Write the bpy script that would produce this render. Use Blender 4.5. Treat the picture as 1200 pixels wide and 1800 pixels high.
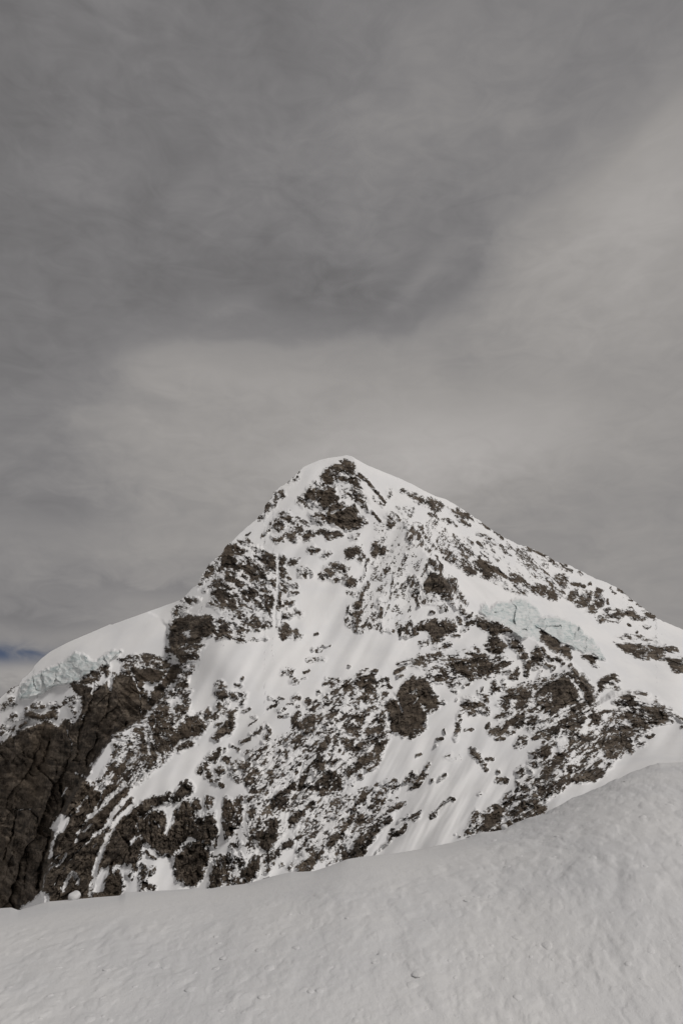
import bpy, math, random
import numpy as np

sc = bpy.context.scene
for o in list(bpy.data.objects):
    bpy.data.objects.remove(o, do_unlink=True)
R_ = math.radians

# ------------------------------------------------------------------ camera
F_PX = 1300.0                      # focal length in photo pixels (photo 1200 x 1800)
PITCH = math.atan(345.0 / F_PX)    # the level horizon lies 345 px under the picture's centre
CP, SP = math.cos(PITCH), math.sin(PITCH)
cam_d = bpy.data.cameras.new("camera")
cam_d.sensor_fit = 'VERTICAL'
cam_d.angle = 2 * math.atan(900.0 / F_PX)
cam_d.clip_start = 0.1
cam_d.clip_end = 60000
cam = bpy.data.objects.new("camera", cam_d)
sc.collection.objects.link(cam)
cam.location = (0, 0, 0)
cam.rotation_euler = (math.pi / 2 + PITCH, 0, 0)
sc.camera = cam

# ------------------------------------------------------------------ view
sc.view_settings.view_transform = 'Standard'
sc.view_settings.look = 'None'
sc.view_settings.gamma = 1.0
sc.view_settings.exposure = 0.25
sc.view_settings.use_curve_mapping = False
sc.cycles.max_bounces = 4
sc.cycles.diffuse_bounces = 2

# ------------------------------------------------------------------ sun, veiled by cloud
SUN_EL, SUN_AZ = R_(47), R_(126)   # azimuth from +Y clockwise: behind the camera, to its right
sun_d = bpy.data.lights.new("sun", 'SUN')
sun_d.energy = 1.5
sun_d.angle = R_(14)
sun_d.color = (1.0, 0.965, 0.93)
sun = bpy.data.objects.new("sun", sun_d)
sc.collection.objects.link(sun)
_sd = (math.cos(SUN_EL) * math.sin(SUN_AZ), math.cos(SUN_EL) * math.cos(SUN_AZ), math.sin(SUN_EL))
from mathutils import Vector
sun.rotation_euler = Vector(_sd).to_track_quat('Z', 'Y').to_euler()

# ------------------------------------------------------------------ sky
class NT:
    """tiny helper for math-heavy node trees"""
    def __init__(s, tree):
        s.t = tree; s.n = tree.nodes; s.l = tree.links
    def node(s, kind, **kw):
        n = s.n.new(kind)
        for k, v in kw.items():
            setattr(n, k, v)
        return n
    def put(s, sock, v):
        if hasattr(v, 'links') or hasattr(v, 'is_output'):
            s.l.new(v, sock)
        else:
            sock.default_value = v
    def m(s, op, a, b=0.0, c=None, clamp=False):
        n = s.n.new('ShaderNodeMath'); n.operation = op; n.use_clamp = clamp
        s.put(n.inputs[0], a); s.put(n.inputs[1], b)
        if c is not None: s.put(n.inputs[2], c)
        return n.outputs[0]
    def sstep(s, x, lo, hi, a=0.0, b=1.0):
        n = s.n.new('ShaderNodeMapRange'); n.interpolation_type = 'SMOOTHSTEP'
        s.put(n.inputs['Value'], x); s.put(n.inputs['From Min'], lo); s.put(n.inputs['From Max'], hi)
        s.put(n.inputs['To Min'], a); s.put(n.inputs['To Max'], b)
        return n.outputs['Result']
    def noise(s, vec, scale, detail=5, rough=0.5, dist=0.0):
        n = s.n.new('ShaderNodeTexNoise')
        s.put(n.inputs['Vector'], vec); n.inputs['Scale'].default_value = scale
        n.inputs['Detail'].default_value = detail; n.inputs['Roughness'].default_value = rough
        n.inputs['Distortion'].default_value = dist
        return n.outputs['Fac']
    def scalevec(s, vec, sx, sy, sz):
        n = s.n.new('ShaderNodeVectorMath'); n.operation = 'MULTIPLY'
        s.put(n.inputs[0], vec); n.inputs[1].default_value = (sx, sy, sz)
        return n.outputs[0]
    def mixc(s, f, a, b):
        n = s.n.new('ShaderNodeMix'); n.data_type = 'RGBA'
        s.put(n.inputs[0], f); s.put(n.inputs[6], a); s.put(n.inputs[7], b)
        return n.outputs[2]
    def ramp(s, f, pts):
        n = s.n.new('ShaderNodeValToRGB'); cr = n.color_ramp
        while len(cr.elements) > 1: cr.elements.remove(cr.elements[-1])
        cr.elements[0].position = pts[0][0]; cr.elements[0].color = pts[0][1]
        for p, c in pts[1:]:
            e = cr.elements.new(p); e.color = c
        s.put(n.inputs[0], f)
        return n.outputs[0]

def pix_ae(px, py):
    """direction of a photo pixel as azimuth and elevation in degrees"""
    X = (px - 600) / F_PX; b = (900 - py) / F_PX
    x, y, z = X, CP - b * SP, SP + b * CP
    return math.degrees(math.atan2(x, y)), math.degrees(math.atan2(z, math.hypot(x, y)))

world = bpy.data.worlds.new("World")
sc.world = world
world.use_nodes = True
wt = world.node_tree
wt.nodes.clear()
W = NT(wt)
tc = W.node('ShaderNodeTexCoord')
sep = W.node('ShaderNodeSeparateXYZ'); wt.links.new(tc.outputs['Generated'], sep.inputs[0])
dx, dy, dz = sep.outputs
az = W.m('MULTIPLY', W.m('ARCTAN2', dx, dy), 57.29578)
el = W.m('MULTIPLY', W.m('ARCSINE', dz), 57.29578)
# wispy warp of the cloud edges
cvec = W.node('ShaderNodeCombineXYZ'); wt.links.new(dx, cvec.inputs[0]); wt.links.new(dy, cvec.inputs[1])
wt.links.new(W.m('MULTIPLY', dz, 1.5), cvec.inputs[2])
cv = cvec.outputs[0]
n_big = W.m('SUBTRACT', W.noise(cv, 3.2, 3, 0.55, 0.5), 0.5)
n_mid = W.m('SUBTRACT', W.noise(cv, 8.5, 4, 0.58, 0.7), 0.5)
n_fine = W.m('SUBTRACT', W.noise(W.scalevec(cv, 1, 1, 1.6), 17.0, 5, 0.6, 1.1), 0.5)
azw = W.m('ADD', az, W.m('ADD', W.m('MULTIPLY', n_mid, 6.0), W.m('MULTIPLY', n_fine, 1.2)))
elw = W.m('ADD', el, W.m('ADD', W.m('MULTIPLY', n_mid, 3.4), W.m('MULTIPLY', n_fine, 1.6)))

def blob(px, py, rx, ry, rot, amp, pw=2.0):
    """soft anisotropic cloud patch, centre and radii given in photo pixels"""
    a0, e0 = pix_ae(px, py)
    k = 23.0 / 530.0                       # degrees per pixel, about
    c, s_ = math.cos(R_(rot)), math.sin(R_(rot))
    da = W.m('SUBTRACT', azw, a0); de = W.m('SUBTRACT', elw, e0)
    u = W.m('ADD', W.m('MULTIPLY', da, c / (rx * k)), W.m('MULTIPLY', de, s_ / (rx * k)))
    v = W.m('ADD', W.m('MULTIPLY', da, -s_ / (ry * k)), W.m('MULTIPLY', de, c / (ry * k)))
    r2 = W.m('ADD', W.m('MULTIPLY', u, u), W.m('MULTIPLY', v, v))
    return W.m('MULTIPLY', W.m('EXPONENT', W.m('MULTIPLY', r2, -1.0)), amp)

# the lit cloud bank: its upper edge as a curve of elevation over azimuth
edge_pts = [(-260, 760), (0, 700), (150, 645), (270, 600), (340, 592), (500, 600), (640, 592), (715, 585), (760, 545),
            (830, 480), (880, 392), (1000, 318), (1100, 262), (1150, 200), (1200, 150), (1400, 60)]
fc = W.node('ShaderNodeFloatCurve')
cu = fc.mapping.curves[0]
AZ0, AZ1, EL0, EL1 = -60.0, 60.0, 0.0, 70.0
P = [((pix_ae(*p)[0] - AZ0) / (AZ1 - AZ0), (pix_ae(*p)[1] - EL0) / (EL1 - EL0)) for p in edge_pts]
P = [(0.0, P[0][1])] + P + [(1.0, P[-1][1])]
cu.points[0].location = P[0]; cu.points[1].location = P[-1]
for p in P[1:-1]:
    cu.points.new(*p)
for p in cu.points: p.handle_type = 'AUTO_CLAMPED'
fc.mapping.use_clip = False
fc.mapping.update()
W.put(fc.inputs['Value'], W.m('DIVIDE', W.m('SUBTRACT', W.m('ADD', az, W.m('MULTIPLY', n_mid, 5.0)), AZ0), AZ1 - AZ0))
edge = W.m('ADD', W.m('MULTIPLY', fc.outputs[0], EL1 - EL0), EL0)
gap = W.m('SUBTRACT', edge, W.m('ADD', el, W.m('ADD', W.m('MULTIPLY', n_mid, 3.0), W.m('MULTIPLY', n_fine, 1.6))))
bank_soft = W.sstep(gap, -5.0, 6.0)
az_l0, az_l1 = pix_ae(120, 600)[0], pix_ae(300, 600)[0]
az_r0, az_r1 = pix_ae(700, 560)[0], pix_ae(800, 500)[0]
bank_sharp = W.m('MULTIPLY', W.sstep(gap, -0.45, 0.8), W.sstep(az, az_l0, az_l1))
bank_sharp = W.m('MULTIPLY', bank_sharp, W.sstep(az, az_r0, az_r1, 1.0, 0.45))
L = W.m('ADD', W.m('MULTIPLY', bank_soft, 0.052), W.m('MULTIPLY', bank_sharp, 0.042))
L = W.m('ADD', L, 0.170)
for b in [(330, 480, 300, 120, 8, -0.022), (760, 190, 380, 150, 15, 0.034), (1110, 400, 210, 130, 45, 0.074),
          (20, 300, 160, 300, 0, -0.016), (800, 790, 270, 85, 5, 0.095), (420, 660, 260, 50, 0, 0.022),
          (80, 890, 260, 40, 0, -0.030), (160, 1050, 330, 55, 5, -0.035), (60, 1090, 220, 14, 0, -0.03), (330, 1040, 180, 10, 0, -0.025), (735, 495, 85, 17, 38, 0.034), (800, 520, 70, 16, 38, -0.02),
          (420, 532, 45, 12, 10, 0.022), (1170, 1010, 220, 110, -20, 0.008), (330, 330, 60, 30, 30, 0.016),
          (640, 545, 160, 30, 0, -0.018), (40, 780, 120, 90, 0, -0.030), (1080, 650, 200, 60, 0, -0.006),
          (60, 1195, 140, 16, 0, 0.07)]:
    L = W.m('ADD', L, blob(*b))
L = W.m('ADD', L, W.m('MULTIPLY', n_big, 0.045))
L = W.m('ADD', L, W.m('MULTIPLY', n_mid, 0.078))
L = W.m('ADD', L, W.m('MULTIPLY', n_fine, 0.060))
L = W.m('MULTIPLY', W.m('MAXIMUM', L, 0.06), 0.96)
warmth = W.sstep(L, 0.15, 0.27)
tint = W.mixc(warmth, (1.0, 0.972, 0.985, 1), (1.04, 0.992, 0.958, 1))
vm = W.node('ShaderNodeVectorMath', operation='SCALE')
W.put(vm.inputs[0], tint); W.put(vm.inputs['Scale'], L)
bg_cloud = W.node('ShaderNodeBackground'); W.put(bg_cloud.inputs['Color'], vm.outputs[0])
bg_cloud.inputs['Strength'].default_value = 1.0
nish = W.node('ShaderNodeTexSky'); nish.sky_type = 'NISHITA'; nish.sun_disc = False
nish.sun_elevation = SUN_EL; nish.sun_rotation = SUN_AZ; nish.altitude = 3400
nish.air_density = 1.0; nish.dust_density = 1.0; nish.ozone_density = 1.0
up = W.node('ShaderNodeVectorMath', operation='ADD'); wt.links.new(tc.outputs['Generated'], up.inputs[0]); up.inputs[1].default_value = (0, 0, 0.55)
upn = W.node('ShaderNodeVectorMath', operation='NORMALIZE'); wt.links.new(up.outputs[0], upn.inputs[0])
wt.links.new(upn.outputs[0], nish.inputs['Vector'])
bg_sky = W.node('ShaderNodeBackground'); wt.links.new(nish.outputs[0], bg_sky.inputs['Color'])
bg_sky.inputs['Strength'].default_value = 0.05
# a slit of clear sky low on the left, between two cloud layers
a_l, e_l = pix_ae(0, 1150)
a_r, _ = pix_ae(150, 1150)
slit_el = W.m('SUBTRACT', W.m('ADD', el, W.m('MULTIPLY', n_fine, 0.5)), e_l)
slit = W.m('MULTIPLY', W.m('EXPONENT', W.m('MULTIPLY', W.m('POWER', W.m('ABSOLUTE', W.m('DIVIDE', slit_el, 0.62)), 2.0), -1.0)),
           W.sstep(W.m('ADD', az, W.m('MULTIPLY', n_fine, 8.0)), a_l - 1.0, a_r, 0.85, 0.0))
mixs = W.node('ShaderNodeMixShader')
W.put(mixs.inputs[0], slit)
wt.links.new(bg_cloud.outputs[0], mixs.inputs[1]); wt.links.new(bg_sky.outputs[0], mixs.inputs[2])
wout = W.node('ShaderNodeOutputWorld'); wt.links.new(mixs.outputs[0], wout.inputs['Surface'])

# ------------------------------------------------------------------ survey of the rock on the face
# One line per patch.  T ox oy k: survey sheet (origin and scale).  p d: bare rock, share d of the ground;
# s w d: the same as a band w wide;  q s / t w s: snow lying over it, as an area / as a band. At the right ice's lower edge one p patch paints shade as rock.
SURVEY = """
T 0 0 1
p .46: 826,1470 850,1430 900,1392 945,1358 985,1320 1010,1280 1060,1270 1110,1228 1180,1250 1130,1290 1080,1330 1010,1372 960,1400 920,1440 880,1462
p .42: 930,1200 1000,1180 1050,1220 1050,1270 990,1300 940,1292 872,1240 888,1212
p .30: 430,1420 480,1330 540,1250 620,1200 680,1220 690,1290 650,1350 590,1400 520,1460 440,1500
p .40: 170,1375 215,1310 260,1255 330,1240 350,1280 300,1330 240,1380 190,1440 120,1500
p .36: 715,1165 790,1150 860,1130 900,1165 860,1190 800,1195 760,1185
p .34: 385,975 420,955 490,990 490,1100 420,1110 370,1060
p .30: 760,905 860,1000 930,1030 920,1045 840,1010 790,985 745,940
p .26: 520,1420 600,1395 700,1380 690,1440 600,1500 520,1530
T 360 780 5
p .6: 740,340 770,300 820,250 825,275 795,330 745,350
p .45: 590,480 610,420 690,410 700,460 640,480 620,530 590,520
s 24 .9: 660,425
s 24 .9: 682,452
p .9: 520,560 540,530 560,540 550,600 520,610
p .4: 540,520 620,480 620,560 560,600
p .5: 460,660 480,620 540,610 530,650
s 12 .9: 355,805 400,780
p .8: 600,720 620,660 690,590 730,600 775,650 770,690 720,700 690,760 620,765
s 25 .55: 505,815 560,760 590,700
p .75: 590,820 640,840 700,800 690,840 640,865 600,850
p .75: 725,800 760,735 800,770 830,820 800,860 740,830
p .35: 800,650 900,700 905,730 850,740 800,720
p .75: 860,790 920,780 930,840 880,855
s 40 .4: 930,800 1040,770
s 60 .4: 790,690 860,800
p .8: 920,620 1060,620 1050,690 1000,700 940,660
p .3: 800,520 840,470 920,550 940,590 880,560
p .9: 870,440 930,380 960,400 980,500 940,520 900,470
p .8: 910,930 950,900 985,930 975,965 920,955
s 20 .7: 1000,935
p .7: 1030,990 1060,950 1110,960 1060,1000
p .95: 655,990 690,1000 705,1040 690,1070 655,1065
p .75: 715,1045 760,1025 820,1020 800,1060 730,1065
p .85: 655,1090 690,1085 715,1150 700,1200 660,1195
p .85: 830,1095 880,1085 910,1120 895,1165 830,1170
s 25 .8: 920,1115 935,1145
p .7: 1060,1100 1100,1060 1190,1060 1190,1150 1120,1160 1060,1140
T 540 780 5
p 1.05: 290,200 300,160 330,145 370,160 405,210 405,280 370,275 340,245 290,235
p 1.0: 130,290 160,250 220,200 290,180 290,260 250,280 220,330 150,360 135,320
p .95: 390,290 430,290 460,340 465,400 490,440 495,520 540,570 530,590 490,530 430,490 420,440 385,410 410,370 385,320
s 50 .6: 240,290 370,320
p .85: 70,340 120,345 130,380 90,390
p 1.05: 100,420 150,390 250,395 245,450 270,480 210,540 150,580 100,540 90,480
p .7: 0,440 30,400 60,400 70,480 90,520 40,530 20,490
p 1.1: 160,600 200,540 280,515 350,545 420,600 500,670 510,695 440,720 370,760 300,730 200,700 175,650
t 14 .9: 210,605 300,580 350,545
p .15: 260,370 400,370 400,470 300,470
s 40 .4: 340,440 400,450
s 25 .8: 400,535 440,600
s 20 .8: 485,560
s 22 .8: 570,590 600,630 635,680
s 22 .75: 460,270 540,340 600,410 650,480 680,510
s 40 .35: 600,480 655,540
p .6: 690,640 730,610 770,640 720,670
s 20 .6: 790,650 820,670
p .95: 710,740 720,690 760,680 755,730 730,745
p .9: 850,690 895,720 885,740 860,720
s 22 .8: 868,825 875,790
p .9: 880,850 900,810 920,865
p .3: 700,420 730,410 740,460 710,470
p .8: 830,415 920,430 1020,480 1120,500 1195,560 1150,600 1090,560 1040,545 960,500 900,450
p .7: 1070,620 1130,620 1160,660 1100,640
p .25: 790,560 930,560 960,600 850,650
p .7: 150,790 220,765 300,795 240,820 180,840
p .8: 370,820 400,800 440,810 440,840 400,835
s 40 .45: 0,790 130,780
p 1.05: 340,960 360,940 430,895 475,915 465,955 400,1000 350,1010
s 35 .6: 440,970 500,990
p .8: 450,1010 480,1010 470,1045
p .95: 580,880 610,870 625,910 645,915 610,940 605,970 580,980
p .95: 650,900 670,900 690,960 650,970
p .7: 160,1130 200,1080 290,1070 340,1080 355,1110 300,1130 210,1170
s 18 .5: 540,1030 515,1080 490,1190
p .4: 560,1050 620,1050 610,1090 570,1100
s 22 .7: 685,1130 715,1095
p .07: 600,700 1000,700 1100,1200 560,1200
T 720 820 5
p .85: 0,230 60,250 150,310 150,345 90,320 20,260
p .85: 150,290 210,300 240,340 270,390 240,395 190,350 160,330
s 30 .65: 170,420 210,430 260,460 290,470
p .95: 330,470 350,480 360,510 335,500
s 14 .5: 370,490 410,530
p .8: 350,370 400,380 430,390 460,430 470,480 430,460 390,430
p .9: 460,410 510,415 525,455 480,440
s 30 .4: 470,480 520,520
s 20 .55: 530,450 600,490 690,540 760,590 800,640
s 25 .85: 605,592 632,612
s 14 .5: 660,630 710,640
s 25 .7: 510,635 550,680
s 20 .9: 590,665 640,705
s 10 .6: 620,740 690,805
p .7: 770,610 800,620 810,690 790,670
p .95: 995,710 1040,715 1090,740 1060,745 1010,725
s 16 .8: 1100,750 1140,770
s 14 .7: 1150,770 1200,785
p .14: 640,600 950,700 1200,800 1200,1000 900,960 640,800
p .75: 270,740 300,710 370,760 430,800 480,820 490,860 440,890 380,850 330,820
p .6: 430,760 490,790 490,820 450,800
p .9: 480,880 520,860 570,900 575,950 530,950 470,900
s 40 .5: 440,700 500,720
p .28: 300,640 500,640 510,720 400,740
p .8: 575,830 600,800 660,830 720,870 780,880 825,950 800,1000 770,1020 700,980 640,930 590,870
p .65: 830,1040 850,1010 900,1070 970,1010 1000,1080 1020,1130 930,1110 860,1070
s 60 .35: 860,960 1040,1010
p .85: 1080,1060 1110,1040 1200,1060 1200,1130 1150,1130 1090,1090
s 50 .5: 0,540 60,600 130,700 180,760
s 40 .45: 100,540 150,620 210,700 260,730
p .95: 170,810 200,800 240,870 270,880 270,940 230,900 180,850
s 12 .8: 230,780 290,890
p 1.1: 110,1060 160,980 190,930 240,940 300,980 320,1060 300,1100 200,1110 130,1110
s 30 .5: 150,870 180,960
p .85: 320,990 350,1050 370,1150 390,1195 280,1130 300,1090
p .8: 350,970 400,1010 430,1090 410,1110 370,1020
p .9: 410,1110 450,1120 490,1200 440,1190
p .45: 110,1150 200,1130 240,1200 110,1200
p .45: 0,960 80,960 90,1140 0,1150
T 900 940 4
p .95: 75,85 120,95 160,115 130,112
s 14 .9: 165,120 200,135
p .95: 240,150 290,165 305,190 260,180
s 25 .5: 300,200 350,235
s 16 .6: 330,205 375,215
s 20 .6: 370,240 415,260
s 14 .6: 460,265 490,285
p .8: 270,320 310,280 390,300 390,350 370,390 320,350
p .75: 310,380 370,400 370,430 330,430
s 20 .6: 230,260 270,350 290,400
p .8: 145,390 180,360 260,390 320,430 310,455 230,435 160,410
p .65: 0,320 40,300 70,360 100,420 40,410 0,400
s 20 .7: 80,320 110,340
p .95: 390,450 410,410 465,385 455,430 420,460
s 25 .7: 420,350 470,350
p .9: 450,480 490,410 550,410 555,440 510,500 470,515
s 22 .9: 545,345
s 20 .8: 500,365
p .85: 580,440 600,380 630,390 620,430 635,470 610,505 580,480
p .9: 520,540 560,490 600,520 590,560 540,550
p .7: 600,580 640,540 680,530 680,590 620,610
p .9: 680,570 720,535 780,565 740,600 690,590
p .7: 780,540 820,520 850,560 940,585 930,600 860,595 800,570
s 18 .8: 690,375 718,412
s 14 .8: 670,455 675,480
s 20 .8: 740,380 790,410 840,460
s 14 .6: 880,490 905,500
p .95: 925,535 960,530 1005,570 995,585 950,565
s 18 .9: 825,630
s 15 .8: 930,650 965,650
s 14 .7: 875,685
p .9: 725,760 770,780 860,770 950,770 1010,770 1050,800 1060,850 1010,875 940,870 880,860 800,810
p .5: 730,720 830,710 830,740 740,740
s 40 .25: 830,725 1010,750
s 30 .7: 1070,790 1150,820
p .85: 1060,860 1130,880 1200,870 1260,900 1300,960 1200,960 1140,965 1100,920
s 30 .5: 1000,740 1060,800
p 1.1: 205,680 240,700 300,745 340,785 320,830 260,790 210,740
p 1.1: 335,780 390,790 410,830 405,870 350,840
p 1.05: 500,850 560,845 600,870 580,900 595,925 550,900
p 1.05: 605,1050 620,1025 720,980 740,1030 690,1025 650,1060 615,1090
p .3: 640,1050 700,1040 760,1080 700,1080
T 280 940 5
p .6: 350,410 370,370 400,360 420,300 470,230 520,210 530,250 480,320 440,370 400,400 350,450
p 1.1: 515,320 560,200 580,120 620,75 690,100 750,120 750,170 690,190 640,180 680,240 620,290 570,290
q .6: 650,120 700,140 690,160 650,150
p .85: 690,60 760,50 810,90 780,95 720,80
p .95: 820,110 850,105 865,130 840,150 820,135
p .95: 870,130 890,120 920,160 900,165
p .9: 900,200 950,160 1010,190 1030,250 1000,290 960,260 910,240
s 30 .9: 980,280 1030,310
p .95: 750,190 800,200 870,250 960,320 970,360 900,340 830,290 780,250
p 1.05: 640,310 700,240 745,220 740,300 690,330 650,325
p .95: 745,235 800,260 860,300 960,330 960,360 880,410 830,400 780,340 745,310
p .8: 810,370 890,380 890,410 830,410
s 20 .6: 830,180 900,190
p 1.05: 560,380 610,330 640,370 665,360 665,410 620,415 580,400
p 1.05: 670,400 690,385 725,410 725,460 700,465 675,440
s 25 .7: 690,360 770,380
p .95: 550,420 580,410 640,450 630,480 560,480
p .8: 470,450 520,410 540,440 500,470
s 30 .5: 400,490 470,460
p 1.05: 460,520 475,480 540,490 585,560 580,610 530,610 520,570
p .9: 570,490 620,520 625,545 590,530
p 1.05: 610,570 660,580 680,640 620,630
s 15 .6: 680,635 730,635
p .98: 780,470 830,450 880,490 870,510 820,540 790,500
s 26 .9: 740,500 785,530
s 40 .7: 730,420 770,450
s 22 .8: 735,545 790,588
p .85: 890,470 940,455 950,480 910,500
p .85: 940,390 1020,400 1030,460 970,440
p .98: 890,550 940,510 1000,560 1000,610 960,590 920,590
s 25 .85: 930,600 980,690
p .9: 875,600 900,610 900,660 880,670
s 20 .85: 845,590 855,650
s 25 .7: 430,600 490,620
s 20 .8: 540,630 570,650
p .75: 200,570 230,560 300,560 360,560 350,580 270,600
p .65: 130,680 170,630 210,620 270,640 230,690 180,690 150,720
p 1.1: 95,800 120,760 200,730 260,710 340,720 440,725 470,760 500,840 450,880 380,900 340,950 290,960 210,960 170,980 150,1040 110,1030 95,900
q .75: 240,820 270,850 260,920 210,890
p .9: 150,1010 240,980 330,970 400,960 330,1030 340,1080 260,1110 190,1130 150,1070
p .8: 500,760 560,735 570,750 520,770
p 1.05: 510,830 570,780 610,800 620,860 620,900 510,910
p .75: 630,700 720,690 740,730 830,720 830,745 700,740
s 50 .45: 640,770 800,800
p .7: 650,800 700,790 800,830 740,850 690,880
p .9: 660,910 730,890 745,930 690,930
s 25 .4: 760,930 940,910
p 1.05: 855,780 885,770 890,810 860,810
p .9: 900,800 935,780 930,815
s 25 .8: 850,835 880,850
s 25 .5: 950,730 1000,740
p .95: 1050,190 1080,180 1100,240 1060,265
p .8: 1120,250 1160,230 1170,260 1130,265
p .9: 1055,300 1090,285 1115,370 1070,370
s 28 .95: 1135,385
s 35 .6: 1060,440 1120,435
p .85: 1050,470 1130,480 1060,510
s 20 .85: 1055,520 1062,600
p .85: 1050,600 1140,610 1060,650
s 42 1.05: 1165,595
s 40 .6: 1100,700 1150,720
s 15 .8: 1080,760 1100,700
p .98: 1065,830 1095,780 1150,850 1145,890 1100,920 1060,870
s 25 .8: 1150,515 1200,520
s 25 .5: 1150,435 1200,440
t 26 .95: 1040,100 1045,280 1035,450 1020,650 1012,900
T 500 940 5
s 25 .6: 45,440 110,450
s 25 .85: 50,520 110,510
s 30 .9: 5,490
s 46 1.05: 65,595
p .8: 0,580 30,570 40,610 10,640
p .85: 80,690 100,665 150,690 140,710
s 40 .75: 0,710 50,710
p 1: 0,810 40,840 55,890 0,920
p .7: 70,850 110,840 110,870 150,890 110,920 80,890
p .85: 360,320 400,290 440,320 450,350 400,375 365,350
p .85: 460,280 500,260 555,290 540,325 500,315
p .35: 350,280 480,250 520,360 420,400 310,380
p .8: 430,395 480,380 480,405 440,405
p .98: 515,380 550,355 590,390 570,440 520,420
p .6: 590,380 650,400 620,450 570,450
s 30 .5: 310,350 340,390
s 20 .6: 730,210 710,300 680,400
p .85: 660,500 690,480 730,430 725,470 690,500 680,560 665,580
p .95: 620,610 650,590 660,640 620,650
p .9: 600,700 640,670 690,670 670,700 620,720
p .95: 600,760 650,730 660,780 630,830 605,800
p .85: 650,810 700,800 730,780 700,825
s 30 .6: 625,850 680,850
p .8: 545,690 565,630 585,690
s 30 .4: 540,740 560,800
s 30 .35: 560,510 620,530
p .85: 800,620 830,560 850,610 830,650
s 30 .35: 850,640 840,740
s 40 .3: 830,480 890,500
s 20 .7: 880,325 910,290
s 12 .6: 940,450 930,560
s 10 .5: 960,330 940,450
s 12 .45: 1055,160 1055,300
s 25 .7: 1095,370 1110,470 1130,530
p .65: 1120,500 1190,460 1190,520 1130,540
s 40 .4: 850,770 860,840 940,850
s 50 .3: 740,800 820,810
p .62: 1000,800 1050,780 1120,770 1130,850 1100,880 1040,905 1010,870
s 20 .85: 1165,560 1180,620
s 14 .8: 270,880 300,870
s 30 .55: 250,1010 310,1020
s 10 .6: 290,990 400,975
s 40 .35: 210,1100 350,1090
s 10 .9: 555,1150 585,1155
p .11: 700,550 1100,300 1100,760 750,840
T 680 940 5
s 14 .8: 110,830 125,900 180,900 270,870
s 25 .9: 210,780 240,860
p .85: 250,800 330,770 380,760 370,840 270,830
p 1.03: 375,780 430,760 580,760 615,810 590,850 520,880 440,950 410,950 375,880
t 8 .8: 490,800 515,860
t 8 .6: 440,800 500,780
s 32 .85: 625,735 645,775
s 20 .8: 580,760 600,800
p .85: 295,950 370,935 300,990
p .85: 410,990 470,980 550,960 545,985 450,1000
s 20 .8: 580,880 630,885
p .5: 320,520 420,510 470,570 450,620 390,600 330,600
p .8: 450,630 520,630 520,660 460,650
s 22 .9: 385,685 415,680
s 20 .85: 260,570 280,630
p .9: 490,560 540,550 590,600 610,650 560,600
p .92: 620,510 650,520 690,610 640,560
p .9: 640,620 680,660 690,710 655,690
s 25 .9: 690,735 725,700
s 15 .9: 750,685
s 30 .6: 600,400 640,600
s 25 .7: 200,370 210,500
p .6: 215,470 290,460 290,510 220,540
p .85: 670,840 700,780 780,740 790,760 720,790 690,840
p .85: 790,730 830,730 910,780 860,830 800,790
p 1.05: 870,800 920,775 1000,790 1060,820 1100,860 1060,860 990,840 960,890 910,890 890,830
p 1.05: 900,930 960,900 1000,930 1040,980 1000,1000 1000,1050 930,1040 880,1000 910,960
p .9: 1060,910 1120,920 1170,980 1200,1030 1130,1000 1080,960
p .95: 550,1080 600,1070 660,1110 740,1080 800,1040 870,1080 850,1110 920,1130 830,1150 700,1180 640,1200 570,1190
s 20 .7: 690,1050 740,1020
p 1: 280,1070 320,1060 310,1100 280,1100
s 30 .6: 100,1130 200,1110 270,1100
p .48: 340,1060 440,1040 540,1060 520,1120 450,1120 350,1080
s 20 .95: 95,1195 150,1165
p .6: 830,1150 1000,1080 1010,1140 950,1180
T 0 1100 5
p 1.15: -900,1330 -300,1130 0,1035 100,980 200,910 330,880 420,830 490,890 520,880 580,830 640,850 700,770 720,720 720,620 640,560 640,520 700,490 790,440 830,470 830,580 870,540 950,500 970,570 1010,430 1140,430 1200,490 1240,560 1240,830 1100,900 1000,960 900,1080 800,1210 780,1300 -900,1300
p .85: 790,440 830,400 900,360 940,380 900,400 870,430 850,470
p .9: 930,370 960,360 950,440
p .85: 1100,330 1160,400 1180,430 1080,420
p .7: 1060,290 1110,280 1100,310
p .85: 1140,280 1200,270 1200,450 1160,380
q .8: 740,520 830,490 820,540
t 20 .9: 825,500 815,590
t 30 .9: 965,420 970,570
t 18 .8: 1140,370 1190,490
t 25 .8: 710,760 640,865
q .6: 690,800 760,775 730,830
t 10 .75: 590,910 620,1000 635,1100
p .8: 640,620 680,640 640,680 560,680 590,640
p .8: 610,720 640,740 700,760 650,770
p .9: 440,700 490,690 500,740 490,800 450,790 470,740
s 15 .7: 500,710 540,710
p .9: 230,770 290,760 360,790 440,770 440,810 350,820 260,810
p .7: 280,710 340,680 330,710
s 25 .85: 330,720 390,715
s 25 .75: 235,725
p .85: 70,830 130,780 130,800 90,830
p .8: 0,960 30,890 70,900 130,880 110,920 40,960 0,980
s 15 .9: 180,880 230,855
s 15 .5: 120,850 210,820
p .45: 20,670 60,620 120,640 130,690 60,720 0,730
p .95: 90,550 160,520 120,560 80,590
T 200 1100 5
p .5: 50,290 130,280 140,330 80,310
p .8: 140,270 300,265 400,280 480,300 500,350 470,375 380,375 250,350 180,370 150,320
p 1.12: 190,390 270,370 460,390 420,480 330,500 270,490 200,500 180,450
p 1.12: 480,370 570,360 585,400 540,470 450,560 400,660 330,720 250,820 200,830 200,500 260,480 310,500 300,560 330,560 420,500 450,450
q 1: 270,490 340,510 410,490 370,540 320,560 310,680 290,570 260,620 260,580
t 10 .7: 230,560 240,820
t 14 .8: 380,382 500,375
t 14 .8: 470,390 460,450
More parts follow.
